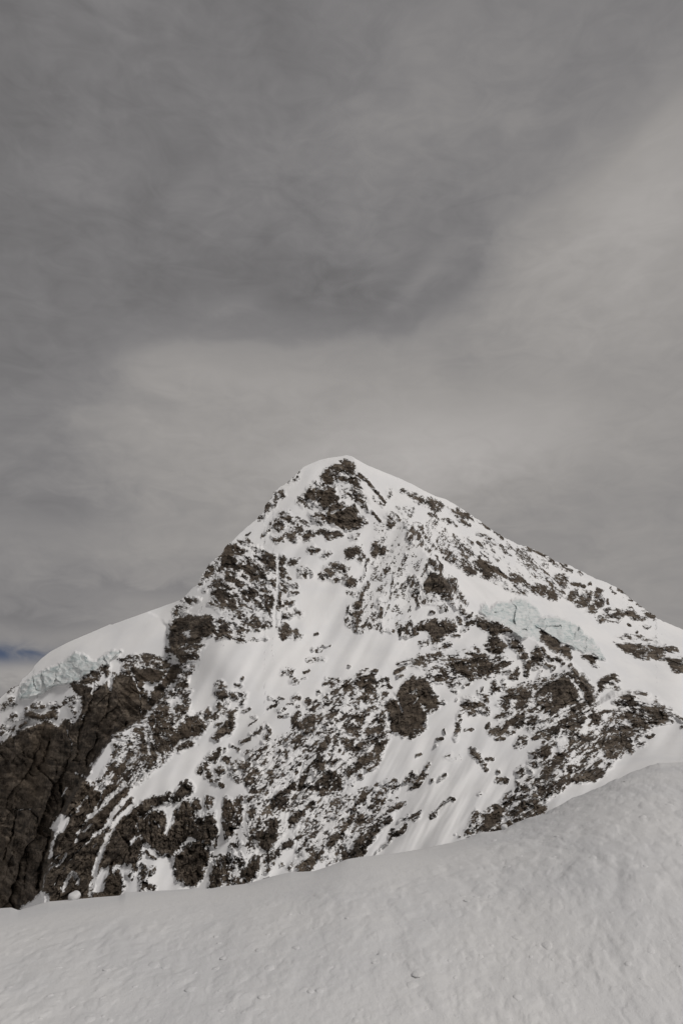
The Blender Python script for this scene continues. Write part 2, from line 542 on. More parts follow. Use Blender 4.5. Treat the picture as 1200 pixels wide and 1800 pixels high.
t 14 .7: 150,400 190,480 220,560
s 30 .6: 470,200 500,280
p .9: 560,470 640,410 700,350 690,390 650,450 600,540 550,560 550,500
s 25 .5: 580,400 640,370
p .9: 610,500 640,490 630,540 580,550
p .8: 560,590 640,560 680,580 650,620 660,680 660,750 620,770 560,740 560,690 620,700 600,640
p .35: 440,620 540,520 560,600 470,700 420,690
p 1.0: 300,800 350,740 400,700 480,700 490,780 470,850 540,840 640,850 660,800 730,790 800,870 820,890 740,970 700,980 600,1000 500,1080 430,1130 380,1080 340,960 310,870
q .85: 480,880 570,840 590,870 540,940 530,880
t 26 .9: 455,985
t 14 .6: 360,740 360,900
t 25 .7: 300,760 280,900
p .97: 540,1080 600,1040 690,1005 695,1040 600,1090 560,1100
t 34 .9: 590,1020 680,990
p .55: 770,770 830,730 870,800 830,870 810,830
p .85: 230,1080 250,960 290,940 330,1000 380,1080 380,1200 250,1200
t 18 .8: 290,960 300,1040 320,1130
p .85: 0,1040 70,1030 100,1060 60,1100 0,1130
s 50 .5: 20,960 150,1000
p .75: 120,1110 200,1060 230,1100 150,1180 90,1190
s 40 .45: 120,870 270,850
s 40 .6: 200,970 230,900
p .95: 905,520 950,490 975,530 930,560 900,560
p .8: 900,590 960,570 1000,620 960,650 920,620
p .9: 1030,600 1060,600 1090,640 1040,640
p .9: 1100,590 1160,590 1150,625 1110,620
p .9: 1120,690 1140,645 1140,690
s 25 .9: 1130,460
s 25 .6: 1070,520 1120,520
p .9: 900,710 920,680 945,710 920,740
p .98: 870,790 890,770 905,800 885,815
s 40 .35: 1000,680 960,770
p 1.03: 1020,750 1070,740 1060,800 1050,840 1060,860 1030,920 1015,850 1030,810 1010,780
p .96: 870,990 920,930 950,900 990,840 1010,850 1000,920 1020,940 950,970 900,1000
s 20 .7: 905,870 950,850
p .9: 820,1160 850,1130 890,1120 940,1080 940,1120 890,1190 840,1180
s 30 .9: 980,1085
s 50 .9: 975,1160 995,1180
s 25 .7: 1120,1020 1190,1000
s 14 .6: 1130,750 1195,735
s 20 .5: 1030,1050 1100,1090
T 400 1160 5
p .97: 680,370 720,355 740,380 710,410
p 1: 710,440 750,390 800,400 760,450
s 35 .8: 780,370 830,410
p .75: 840,310 890,300 900,350 860,360
s 25 .8: 850,370 880,400
s 30 .9: 795,285
s 25 .8: 840,210 910,200
s 25 .4: 870,170 970,180
p .6: 900,270 930,250 930,290
p .38: 920,200 1000,200 1020,280 950,400 900,430
p 1.05: 580,490 610,470 640,490 610,560 575,590
p .85: 640,520 700,480 770,490 790,540 800,600 760,640 700,640 660,590
s 50 .85: 640,570 720,650
s 60 .5: 800,510 870,570
p .7: 880,480 970,440 960,540 890,550
p .66: 500,690 560,650 640,640 700,700 690,760 600,790 540,760 500,780
p .85: 430,820 460,780 480,830
p .95: 480,800 510,790 540,860 500,870
s 40 .4: 410,880 460,880
p .9: 570,920 610,870 635,920 600,940
p .9: 590,970 620,950 630,980
p .6: 150,830 300,760 355,740 355,830 330,920 240,920
p .93: 80,900 110,880 160,920 200,900 200,940 130,960 90,940
s 40 .85: 45,935 60,970
s 30 .8: 15,935
p .7: 130,1000 180,960 260,940 310,1000 260,1060 240,1110 260,1160 210,1170 160,1080
p .93: 230,650 260,620 300,590 310,600 260,650
s 25 .7: 195,655
s 20 .9: 345,575
s 25 .8: 360,590 370,640
p .9: 330,680 350,655 360,690
s 25 .8: 303,720
s 25 .6: 130,715 185,695
s 28 .7: 95,790
p .9: 570,340 610,305 635,330 590,355
s 25 .6: 450,340 490,340
s 25 .4: 370,330 440,370
s 18 .6: 360,430 420,400
s 35 .5: 430,450 500,430
s 20 .6: 530,395 570,380
s 30 .5: 615,410
s 25 .7: 450,500 540,480
p .5: 480,130 490,80 580,90 570,130
p .75: 555,190 580,160 620,170 610,200
s 14 .8: 670,110 710,90
s 14 .5: 660,165 690,155
s 16 .7: 160,455 200,425
s 20 .35: 210,500 250,500
s 12 .4: 190,570 260,520
p .9: 345,990 390,985 390,1010 360,1005
p .95: 860,680 890,665 905,700 890,740 870,720
p .85: 810,740 850,700 850,760 820,790 790,810
p .85: 750,800 790,790 810,830
p 1: 770,870 800,840 860,880 850,960 810,990 770,940
p .7: 690,960 740,890 780,940 770,1000 700,990
p 1: 885,900 920,865 945,900 910,935
s 30 .9: 950,880 980,870
p .87: 910,790 960,710 980,740 930,800
p .6: 980,700 1050,670 1060,710 1000,740
p .98: 1045,610 1110,570 1180,610 1150,660 1060,650
s 30 .7: 970,600 990,630
p .97: 1035,770 1100,700 1120,740 1110,790 1050,790
p .8: 770,1150 820,1060 900,960 970,1000 1020,1060 980,1140 900,1170 820,1200
p .95: 830,1040 900,970 1000,1000 1000,1070 900,1100
p .85: 520,1110 600,1030 605,1120 570,1150
p .65: 640,1070 710,1050 750,1110 720,1190 610,1160
p .85: 430,1180 510,1130 570,1170 560,1200
s 30 .6: 760,1020 800,1020
p .75: 980,950 1010,930 1020,1000
p .92: 1110,940 1190,850 1200,900 1130,1000
s 40 .6: 1040,960 1060,1020
s 35 .8: 1170,1020
p .16: 400,700 700,560 1000,420 1100,700 900,1100 420,1100
t 22 .9: 680,850 640,960 620,1080 590,1200
T 600 1140 5
p .92: 25,290 90,270 60,360 25,410
p .97: 110,270 180,215 260,240 300,230 270,310 290,350 230,390 200,330 140,330
p .97: 80,390 130,350 140,410 90,440
s 25 .4: 210,200 310,200
p .35: 300,270 360,260 400,340 300,330
s 25 .7: 400,270 430,340
p .97: 160,440 220,415 290,450 230,480
s 25 .8: 105,480 150,480
s 30 .7: 300,430 340,440
s 20 .5: 360,390 400,410
p .87: 0,610 60,570 100,590 170,530 280,500 270,560 190,650 130,640 100,600 0,640
p .97: 50,710 110,665 180,700 150,750 80,750
p .85: 300,620 350,570 380,560 380,640 350,660
p .97: 200,740 240,700 360,680 380,760 390,800 300,790 220,770
p .97: 130,850 220,800 300,810 250,870 170,900 120,890
p .97: 40,850 110,800 120,850 80,885
p 1.05: 290,870 310,820 390,810 370,880 330,980 300,1020 295,920
p .93: 110,1030 160,960 240,920 290,900 290,990 220,1010 130,1060
p 1.05: 200,1050 300,1040 270,1065 210,1075
p .7: 40,1100 80,1060 130,1070 110,1100
s 40 .8: 170,1120
t 26 .9: 388,460 398,600 425,700
p 1.1: 400,490 420,450 480,430 500,480 500,440 480,400 540,340 590,270 630,240 650,265 715,255 770,310 805,380 760,430 830,420 860,470 840,520 740,570 720,650 690,660 660,690 620,760 540,770 480,740 440,730 430,650
t 16 .85: 470,430 510,490 530,550
q .9: 700,490 760,530 740,550 700,530
t 10 .8: 630,490 720,390
q .7: 600,390 650,360 660,400
p .75: 620,720 690,680 740,700 680,740 600,790
s 40 .4: 800,500 900,470
s 22 1: 475,215 550,165
s 18 .9: 490,245 535,235
s 25 .65: 500,130 640,120
p 1: 675,80 720,60 720,95 680,105
p .4: 730,90 860,60 940,70 880,130 800,90
s 14 .6: 890,160 900,230
p .8: 750,240 790,210 800,250 850,240 900,270 920,260 880,300 830,290
p .6: 930,300 960,240 1030,240 990,280 1030,310 950,320
p 1: 950,80 1000,70 1060,130 1200,150 1200,230 1120,260 1060,220 980,200
s 25 .7: 1080,330 1160,260
s 30 .4: 980,360 1010,380
s 20 .8: 1010,455
s 40 .4: 1030,590 1020,680 1000,800
s 25 .9: 840,800 880,790
s 12 .8: 900,720 910,745
s 14 .9: 825,855
s 20 .6: 660,940 700,930
s 25 .8: 740,1040 770,1010
p .93: 570,1160 620,1090 680,1110 720,1080 735,1110 680,1180 620,1190
s 20 .9: 865,1150 910,1110
s 22 .9: 797,1155
p .9: 1130,880 1160,890 1200,960 1170,960
p .3: 900,960 960,930 1040,960 980,975
s 16 .5: 1080,720 1160,715
T 780 1060 5
p .98: 50,480 100,470 160,490 170,540 240,490 310,430 370,480 340,520 430,520 480,600 380,630 300,640 190,640 120,590 70,590
p .6: 430,470 540,480 550,520 470,560
p .93: 555,310 620,320 680,390 730,460 720,490 670,440 590,380
s 40 .7: 670,460 740,510
p 1.03: 770,480 800,420 830,385 870,460 865,520 790,545 740,590 730,640 710,600 720,540 765,530
s 14 .7: 860,390 880,420
s 30 .85: 880,440 940,490
s 30 .9: 990,490 1020,500
s 22 .9: 1045,535
s 25 .9: 900,540 940,560
s 22 .9: 940,590 980,560
s 20 .7: 790,580 880,545
p .87: 790,720 830,640 850,600 840,680 800,720
s 30 .9: 535,610 580,600
p .97: 590,610 650,580 640,620 600,630
s 25 .6: 580,660 640,660
p .97: 420,760 440,690 480,720 480,770 430,790
s 30 .6: 520,690 530,740
p .75: 160,890 170,840 240,830 290,880 300,980 230,990 180,940
p .7: 300,790 380,800 390,870 340,830
s 18 .8: 340,740 330,780
s 60 .6: 310,900 380,960
s 40 .35: 150,960 110,1080
p .92: 510,830 570,760 700,745 780,780 770,850 740,920 680,920 650,860 600,840 540,890 510,900
p 1.1: 900,720 960,680 1050,640 1100,680 1150,720 1190,820 1150,880 1060,920 1010,910 960,900 930,800
p .92: 770,840 850,740 900,740 940,830 960,900 980,970 910,980 850,920 810,880
p .9: 1080,620 1140,640 1180,700 1140,680
t 14 .8: 1090,640 1160,720
p .8: 450,1010 550,950 620,945 570,1000 480,1020
p .97: 580,1040 640,990 710,1000 690,1080 640,1105 590,1080
p .8: 680,940 720,930 710,990
s 25 .95: 380,1100 390,1060
p .87: 390,1130 450,1110 520,1080 560,1040 575,1070 540,1120 480,1170 410,1160
s 35 .6: 560,1140 600,1140
s 40 .8: 780,940 810,930
s 30 .8: 780,1010 830,1010
s 20 .9: 840,1030 930,1040
s 20 .8: 740,1050 770,1060
s 30 .6: 980,960 1020,960
s 15 .8: 830,1130
p 1.03: 950,1100 1020,1080 1010,1160 990,1190
p .97: 1030,1040 1100,960 1200,940 1200,1100 1100,1120 1050,1080
T 960 1140 5
p 1.05: 280,280 310,230 350,260 380,330 415,380 415,470 390,490 340,460 300,370
s 40 .75: 210,150 280,250
t 16 .9: 230,260 290,370 340,470
p 1: 210,530 260,480 330,460 320,520 260,550
p 1: 130,620 200,570 330,560 340,650 240,690 200,720 130,690
p 1.03: 50,700 100,680 120,720 100,790 75,770
p .87: 130,720 240,690 340,760 350,820 270,800 250,860 200,820
p 1: 370,730 410,710 430,760 400,775
p 1: 390,660 400,580 490,570 480,620 440,680
s 30 .9: 500,560 580,545
p .85: 440,720 500,690 490,720
p .95: 0,850 30,870 30,920 0,940
s 40 .6: 20,790 60,830
s 50 .55: 100,840 200,900
s 35 .8: 110,930 170,930
p 1: 590,470 630,440 720,400 770,430 770,470 820,480 790,500 730,510 710,480 640,490
s 25 .85: 770,390 870,400
p .96: 680,560 760,540 830,500 920,520 960,440 1000,490 1060,550 1100,580 1060,620 980,670 920,670 880,650 890,700 820,680 760,700 720,640
s 30 .8: 1100,580 1200,630
s 20 .8: 1190,690
p .97: 630,650 690,660 750,720 750,830 720,870 660,850 640,760
s 30 .7: 540,730 580,710
p 1: 430,820 530,780 620,740 660,850 660,920 610,970 520,960 480,890
p .55: 360,830 440,810 460,860 380,870
s 20 .9: 350,920 440,890
p 1: 390,1040 440,990 490,960 480,1000 430,1050
p 1.03: 170,1020 210,1010 230,1070 210,1110 180,1090
p 1: 220,1150 290,1080 390,1050 490,1060 510,1100 420,1150 310,1175 230,1170
s 40 .7: 230,1030 290,1050
p 1: 500,1060 540,1010 590,1000 570,1040 520,1075
p .7: 790,740 830,700 900,720 830,760
p .97: 760,800 800,780 810,805 780,815
p 1: 810,850 850,830 850,855 825,860
p 1: 710,900 750,860 745,910
s 25 .85: 890,770 940,765
s 40 .4: 970,650 1090,640
T 800 1260 5
p .97: 640,600 720,550 800,520 860,490 900,510 870,560 960,590 930,640 860,680 790,740 770,710 730,690 720,620 690,630
p 1: 830,420 860,385 875,400 820,490 800,480
p .97: 920,450 960,440 950,490
p 1.03: 970,430 1020,410 1040,500 1000,510
p 1.03: 540,480 580,430 620,440 600,490 550,520
p .97: 640,400 680,390 740,390 770,380 760,410 680,440 640,420
s 30 .7: 620,440 660,480
p .97: 720,290 780,230 830,270 830,320 780,360 730,320
s 40 .7: 670,320 720,350
p .6: 900,250 960,240 1010,290 970,350 910,340
p 1.03: 850,110 890,80 910,130 890,190
p .7: 530,260 560,170 620,190 600,250 550,270
s 25 1: 685,190 715,178
s 25 .8: 360,190 420,190
p .97: 130,280 160,290 200,330 230,380 220,400 180,350 140,320
s 35 .55: 230,400 270,460
s 25 .7: 270,370 330,370
s 22 .95: 375,475
s 50 .42: 370,560 440,560
s 25 .8: 430,560
s 25 .85: 540,610 590,620
s 20 .6: 530,570 560,590
p .75: 410,730 440,690 510,680 510,740 430,760
s 35 .97: 520,700 550,720
p .97: 490,800 560,780 600,690 700,670 740,720 740,780 690,850 690,880 600,940 530,930 490,850
t 25 .9: 610,830 680,800
p .9: 700,830 780,800 780,820 720,850
p 1.05: 220,970 280,860 360,820 400,790 420,830 400,900 350,970 300,1000 220,1030
p 1.05: 300,1000 360,970 440,930 480,900 520,950 500,1010 300,1040
q 1: 370,960 430,890 450,930 400,950
s 35 .97: 365,780 410,820
t 12 .8: 410,840 520,940
p .52: 90,1030 130,920 180,820 240,860 220,960 190,1010 130,1050
p .97: 90,1010 120,980 120,1030
s 35 .5: 210,680
T 0 1380 5
p 1.15: -900,-300 500,-300 600,-150 800,0 1090,0 1200,200 1200,700 1000,750 1050,1060 380,1110 200,1150 -900,1200
t 50 .85: 1080,0 1000,80 900,190 800,260
t 26 .8: 800,260 740,340 690,420 670,500
t 55 .9: 1200,20 1130,100 1050,190 960,290
t 40 .92: 980,310 900,390 840,440
t 13 .85: 840,440 700,570 610,660 555,750
t 50 .97: 1200,130 1130,220 1060,280 1010,340 960,440 920,520 880,620 840,720 820,850 790,960
q 1: 880,740 950,700 970,740 920,850 910,950 820,950 830,850
q 1.1: 450,380 530,250 570,260 580,290 630,260 590,340 560,400 510,420
t 26 .97: 510,420 470,500 450,580 440,640
t 14 .8: 620,270 690,230
t 12 .75: 430,710 470,660 520,610
t 18 .85: 500,720 540,670 585,610
t 16 .9: 385,890 390,820 440,740 490,700
q .97: 640,760 690,780 710,870 680,870 650,810
t 26 .9: 620,790 580,850 565,930
t 10 .7: 520,800 480,880
t 9 .7: 520,960 540,900
q 1.1: 165,1130 200,1060 290,1010 360,930 430,950 435,1120 200,1150
q .9: 840,-20 930,10 900,60 810,40
t 18 .6: 900,70 830,220
t 9 .7: 790,200 780,100
t 28 .55: 680,200 770,100
t 15 .85: 540,100 590,20
t 8 .55: 110,220 270,215
t 12 .55: 390,405
t 9 .8: 820,560 850,510
t 20 .8: 740,400 810,340
q .65: 1000,760 1100,680 1140,750 1080,830 1020,850
T 200 1340 5
p 1.12: 0,640 120,480 220,390 220,500 190,560 250,680 240,800 200,900 100,890 0,900
q .9: 140,720 180,660 210,655 200,690
p 1.12: 220,400 260,350 350,315 420,295 500,265 490,350 430,345 330,400 270,440 240,480 215,470
p 1.12: 525,300 600,190 650,170 700,210 690,250 620,290 560,340 520,340
p 1.06: 220,520 280,470 340,440 430,440 470,480 465,560 460,620 500,580 550,520 550,440 610,350 660,340 680,420 720,480 740,560 740,480 880,440 890,560 900,660 800,690 700,670 640,680 560,760 530,830 430,810 340,740 260,680 220,600
t 12 .6: 320,460 320,580
t 16 .6: 350,520 400,560
t 30 .9: 472,430 480,540 465,620
t 10 .7: 790,440 795,560
t 26 .7: 690,440 730,540
p .85: 680,340 740,330 750,420 710,430
p .87: 810,310 870,320 860,370 820,400
p .9: 960,480 980,310 1020,340 1060,400 1120,440 1110,540 1000,530
p 1.05: 960,540 1080,540 1060,600 1000,670 960,640
t 46 .9: 920,380 940,560 950,680
p .6: 1080,320 1150,300 1140,430 1080,440
p 1.1: 530,830 560,770 640,700 760,700 800,770 850,790 840,880 790,930 760,1030 720,1080 690,1090 620,1050 590,1030 550,1040 540,950
q .75: 540,800 600,710 670,660 720,690 640,740 590,790
p .9: 780,690 890,700 890,740 800,730
p 1: 890,850 940,830 1000,830 1010,960 980,1040 930,1090 840,1110 860,1020
p .65: 1000,830 1120,820 1130,880 1040,950
p .97: 1130,960 1200,910 1200,1040 1130,1060
s 40 .7: 1050,1060 1110,1050
s 40 .45: 1040,740 1110,720
p .87: 730,80 790,10 830,0 820,60 760,90
p .97: 805,100 830,70 850,110 820,135
p 1: 900,60 940,45 975,70 920,125
s 30 .8: 860,160 900,170
s 35 .6: 920,160 950,210
p .7: 1010,40 1040,20 1050,80
p .93: 1070,20 1160,0 1200,40 1150,60
s 50 .5: 1040,110 1100,160
p .8: 1130,130 1200,160 1190,220
s 40 .85: 1170,310 1200,310
q .75: 0,910 100,880 220,900 280,720 340,760 360,840 340,930 240,1000 220,1140 60,1160
q 1: 345,800 430,830 530,850 540,1050 560,1140 340,1150
p .87: 240,1130 230,1010 260,930 350,930 350,960 290,1000 280,1130
s 50 .8: 300,1090 350,1110
p .92: 120,990 170,980 150,1030
p .87: 0,940 40,960 100,1080 50,1180 0,1190
s 25 .9: 285,785 310,810
s 18 .7: 320,820 370,850
s 25 .9: 250,900 272,912
p .92: 150,880 210,900 180,950
p .6: 0,0 420,0 370,20 300,50 230,100 160,150 80,170 0,230
T 400 1340 5
p .82: 0,320 40,350 60,420 120,300 140,400 110,530 60,560 60,620 0,660
p .97: 185,450 210,400 250,400 230,460 200,500
p 1.04: 240,660 260,600 330,620 360,560 420,480 440,520 440,640 400,720 370,770 300,740 250,700
p .5: 210,650 260,520 360,450 390,490 340,580 250,610
p .95: 420,290 440,260 510,230 560,270 550,330 510,370 440,400 420,340
s 40 .6: 440,400 530,420
s 25 .8: 390,330 420,400
p .93: 530,520 560,430 620,410 690,430 680,490 610,540
s 40 .5: 550,560 610,560
s 60 .5: 580,300 700,300
s 25 .65: 720,410 800,380
t 20 .92: 620,130 600,220 560,320 540,430 520,530
p .82: 470,730 570,690 580,720 480,770
p .72: 610,770 680,710 670,740 620,780
s 20 .6: 690,680
p .82: 345,840 380,820 450,750 450,800 390,850 355,890
p .78: 330,970 380,920 360,970
s 36 .5: 475,900
s 16 .8: 320,1025 360,1010
s 20 .6: 405,890
p .6: 530,920 590,890 560,940
p .93: 600,910 640,880 690,860 740,840 775,850 740,940 680,970 640,975
p .97: 780,820 800,790 840,790 800,850
p 1.04: 870,740 900,660 1000,590 1050,570 1040,620 960,690 890,750
p .97: 970,570 1010,500 1115,470 1080,530 1000,580
p .75: 920,490 960,440 990,460 970,510
p .82: 1130,550 1130,490 1200,440 1200,500
p .6: 800,740 850,710 850,750
p .82: 1080,390 1150,340 1200,290 1190,340 1120,400
p 1.02: 1000,860 1020,810 1110,760 1180,650 1200,690 1200,780 1140,840 1060,850
s 50 .4: 900,900 1000,850
p 1.02: 170,1060 130,960 200,890 240,810 240,870 275,820 270,930 260,990 190,1060
p .7: 0,820 60,780 90,840 80,930 10,950
p 1.03: 0,950 20,1000 20,1080 0,1080
s 40 .7: 60,1020 100,1040
s 30 .97: 100,1060 170,1060
s 25 .6: 120,800 150,880
s 40 .55: 45,730 115,720
p .1: 150,400 600,100 800,400 300,1000 0,1000
T 600 1320 5
p 1.02: 0,990 20,900 100,860 110,800 180,740 200,770 250,710 300,660 330,700 270,780 200,860 140,950 60,970
p .87: 70,500 130,440 180,380 240,370 210,420 160,480 100,530
p .95: 230,490 330,440 380,420 340,470 290,510
p .55: 260,420 360,390 390,430 330,460
p .93: 120,600 180,540 260,560 200,600 130,650
p .93: 0,610 40,600 110,570 100,620 30,650
p 1.03: 0,690 50,680 40,720 0,770
s 30 .65: 330,650 440,600
s 25 .95: 432,605
p .88: 430,750 450,700 510,690 560,655 530,710 470,740 430,770
s 18 .65: 310,890 360,840 430,780
s 25 .5: 500,620 580,570
p .65: 600,590 690,550 690,570 640,605
p .35: 400,510 480,450 550,460 520,500 450,520
p .6: 350,300 400,260 470,260 420,300
s 25 .6: 460,310 510,290
s 22 .8: 550,270
s 20 .7: 600,330 670,310
s 50 .35: 270,350 310,300
p .97: 785,580 800,550 830,540 820,560
s 8 .95: 840,520 900,450 950,410
s 16 .8: 950,410 990,430
s 16 .7: 990,735
s 12 .7: 1035,750
"""

# ------------------------------------------------------------------ numeric helpers
def _hash(ix, iy, seed):
    h = (ix.astype(np.int64) * 374761393 + iy.astype(np.int64) * 668265263 + seed * 974634777) & 0xFFFFFFFF
    h = ((h ^ (h >> 13)) * 1274126177) & 0xFFFFFFFF
    h = ((h ^ (h >> 15)) * 2246822519) & 0xFFFFFFFF
    return (h ^ (h >> 16)) & 0xFFFFFFFF

def perlin(x, y, seed=0):
    ix = np.floor(x); iy = np.floor(y)
    fx = x - ix; fy = y - iy
    u = fx * fx * fx * (fx * (fx * 6 - 15) + 10); v = fy * fy * fy * (fy * (fy * 6 - 15) + 10)
    def g(ax, ay):
        a = _hash(ix + ax, iy + ay, seed) * (2 * math.pi / 4294967296.0)
        return np.cos(a) * (fx - ax) + np.sin(a) * (fy - ay)
    n0 = g(0, 0) * (1 - u) + g(1, 0) * u
    n1 = g(0, 1) * (1 - u) + g(1, 1) * u
    return (n0 * (1 - v) + n1 * v) * 1.5

def fbm(x, y, wl, octs, gain=0.5, seed=0, ridged=False):
    s = 0.0; a = 1.0; t = 0.0
    for k in range(octs):
        n = perlin(x / wl + 17.3 * k, y / wl - 9.1 * k, seed + k)
        if ridged: n = 1 - 2 * np.abs(n)
        s = s + a * n; t += a; a *= gain; wl *= 0.5
    return s / t

def worley(x, y, cell, seed=0, gap=False):
    """nearest feature point: distance (in cells), its random number, offsets to it"""
    gx = x / cell; gy = y / cell
    ix = np.floor(gx); iy = np.floor(gy)
    best = np.full(x.shape, 9.0); sec = np.full(x.shape, 9.0); rid = np.zeros(x.shape, np.int64); ox = np.zeros(x.shape); oy = np.zeros(x.shape)
    for ax in (-1, 0, 1):
        for ay in (-1, 0, 1):
            cx = ix + ax; cy = iy + ay
            px_ = cx + _hash(cx, cy, seed) / 4294967296.0; py_ = cy + _hash(cx, cy, seed + 77) / 4294967296.0
            d = np.hypot(gx - px_, gy - py_)
            m = d < best
            if gap: sec = np.where(m, best, np.minimum(sec, d))
            best = np.where(m, d, best); rid = np.where(m, _hash(cx, cy, seed + 5), rid)
            ox = np.where(m, gx - px_, ox); oy = np.where(m, gy - py_, oy)
    if gap: return best, rid, sec - best
    return best, rid, ox, oy

def sstep(x, a, b):
    t = np.clip((x - a) / (b - a), 0, 1)
    return t * t * (3 - 2 * t)

def seg_dist(x, y, pts, closed):
    d = np.full(x.shape, 1e9)
    n = len(pts)
    if n == 1:
        return np.hypot(x - pts[0][0], y - pts[0][1])
    for i in range(n if closed else n - 1):
        x0, y0 = pts[i]; x1, y1 = pts[(i + 1) % n]
        ex, ey = x1 - x0, y1 - y0
        t = np.clip(((x - x0) * ex + (y - y0) * ey) / (ex * ex + ey * ey + 1e-9), 0, 1)
        d = np.minimum(d, np.hypot(x - x0 - t * ex, y - y0 - t * ey))
    return d

def poly_sd(x, y, pts):
    """signed distance, positive inside"""
    inside = np.zeros(x.shape, bool)
    n = len(pts)
    for i in range(n):
        x0, y0 = pts[i]; x1, y1 = pts[(i + 1) % n]
        if y0 == y1: continue
        c = (y0 > y) != (y1 > y)
        inside ^= c & (x < (x1 - x0) * (y - y0) / (y1 - y0) + x0)
    d = seg_dist(x, y, pts, True)
    return np.where(inside, d, -d)

def ray(px, py):
    X = (px - 600) / F_PX; b = (900 - py) / F_PX
    return X, CP - b * SP, SP + b * CP

def to_world(px, py, D):
    rx, ry, rz = ray(px, py)
    k = D / ry
    return rx * k, D, rz * k

def rbf(ctrl, x, y, c=55.0):
    P_ = np.array(ctrl, float)
    def phi(dx_, dy_): return np.sqrt(dx_ * dx_ + dy_ * dy_ + c * c)
    n = len(P_)
    A = np.zeros((n + 3, n + 3)); A[:n, :n] = phi(P_[:, None, 0] - P_[None, :, 0], P_[:, None, 1] - P_[None, :, 1])
    A[:n, :n] += np.eye(n) * -2.0
    A[:n, n] = 1; A[:n, n + 1] = P_[:, 0]; A[:n, n + 2] = P_[:, 1]; A[n:, :n] = A[:n, n:].T
    w = np.linalg.solve(A, np.concatenate([P_[:, 2], [0, 0, 0]]))
    out = w[n] + w[n + 1] * x + w[n + 2] * y
    for i in range(n):
        out = out + w[i] * phi(x - P_[i, 0], y - P_[i, 1])
    return out

def mesh_from(name, verts, quads, mat, smooth=True, att=None):
    """quads index into verts; unused vertices are dropped"""
    used = np.unique(quads)
    remap = np.zeros(len(verts), np.int32); remap[used] = np.arange(len(used), dtype=np.int32)
    me = bpy.data.meshes.new(name)
    v = verts[used].astype(np.float32)
    q = remap[quads].astype(np.int32)
    me.vertices.add(len(v)); me.vertices.foreach_set('co', v.ravel())
    me.loops.add(q.size); me.loops.foreach_set('vertex_index', q.ravel())
    me.polygons.add(len(q)); me.polygons.foreach_set('loop_start', np.arange(0, q.size, 4, dtype=np.int32))
    me.polygons.foreach_set('loop_total', np.full(len(q), 4, np.int32))
    me.polygons.foreach_set('use_smooth', np.full(len(q), smooth))
    for an, av in (att or {}).items():
        me.attributes.new(an, 'FLOAT', 'POINT').data.foreach_set('value', av[used].astype(np.float32))
    me.update(calc_edges=True)
    me.validate()
    me.materials.append(mat)
    return me

def link(o, parent=None):
    sc.collection.objects.link(o)
    if parent is not None: o.parent = parent
    return o

# ------------------------------------------------------------------ materials
def new_mat(name):
    m = bpy.data.materials.new(name); m.use_nodes = True
    m.node_tree.nodes.clear()
    n = NT(m.node_tree)
    out = n.node('ShaderNodeOutputMaterial'); bs = n.node('ShaderNodeBsdfPrincipled')
    m.node_tree.links.new(bs.outputs[0], out.inputs['Surface'])
    geo = n.node('ShaderNodeNewGeometry')
    return m, n, bs, geo.outputs['Position']

def bump(n, bs, h, strength, dist):
    b = n.node('ShaderNodeBump'); b.inputs['Strength'].default_value = strength; b.inputs['Distance'].default_value = dist
    n.put(b.inputs['Height'], h); n.l.new(b.outputs[0], bs.inputs['Normal'])

def snow_colour(n, pos):
    a = n.noise(pos, 0.012, 3, 0.55)
    b = n.noise(n.scalevec(pos, 1, 0.35, 0.35), 0.09, 3, 0.6)
    c1 = n.mixc(n.sstep(a, 0.35, 0.7), (0.815, 0.81, 0.805, 1), (0.765, 0.765, 0.77, 1))
    return n.mixc(n.m('MULTIPLY', n.sstep(b, 0.5, 0.8), 0.22), c1, (0.69, 0.68, 0.665, 1)), b

def mat_snow_far():
    m, n, bs, pos = new_mat("mountain_snow")
    c, b = snow_colour(n, pos)
    n.put(bs.inputs['Base Color'], c)
    bs.inputs['Roughness'].default_value = 0.75
    bs.inputs['Specular IOR Level'].default_value = 0.15
    return m

def mat_face(dark, mid, light, ochre):
    """bare rock under a thin, broken cover of snow; 'bare' says how far the ground is blown clear"""
    m, n, bs, pos = new_mat("rock_and_snow")
    at = n.node('ShaderNodeAttribute'); at.attribute_name = 'bare'
    strata = n.noise(n.scalevec(pos, 0.4, 0.4, 1.7), 0.05, 4, 0.62, 0.6)
    streak = n.noise(n.scalevec(pos, 1.0, 1.0, 0.16), 0.12, 3, 0.6, 0.3)
    big = n.noise(pos, 0.008, 2, 0.5)
    grain = n.noise(pos, 0.30, 3, 0.7)
    f = n.m('ADD', n.m('MULTIPLY', strata, 0.5), n.m('ADD', n.m('MULTIPLY', streak, 0.25), n.m('MULTIPLY', grain, 0.25)))
    col = n.ramp(f, [(0.40, dark), (0.5, mid), (0.60, light)])
    col = n.mixc(n.m('MULTIPLY', n.sstep(big, 0.50, 0.70), 0.45), col, ochre)
    sc_, b = snow_colour(n, pos)
    # fine dusting, a few metres across
    dst = n.noise(n.scalevec(pos, 0.8, 0.8, 1.3), 0.24, 4, 0.75)
    e = n.m('ADD', at.outputs['Fac'], n.m('MULTIPLY', n.m('SUBTRACT', dst, 0.5), 3.0))
    n.put(bs.inputs['Base Color'], n.mixc(n.sstep(e, -0.05, 0.05), sc_, col))
    bs.inputs['Roughness'].default_value = 0.8
    bs.inputs['Specular IOR Level'].default_value = 0.15
    bump(n, bs, n.m('MULTIPLY', strata, n.sstep(e, -0.05, 0.05)), 0.8, 5.0)
    return m

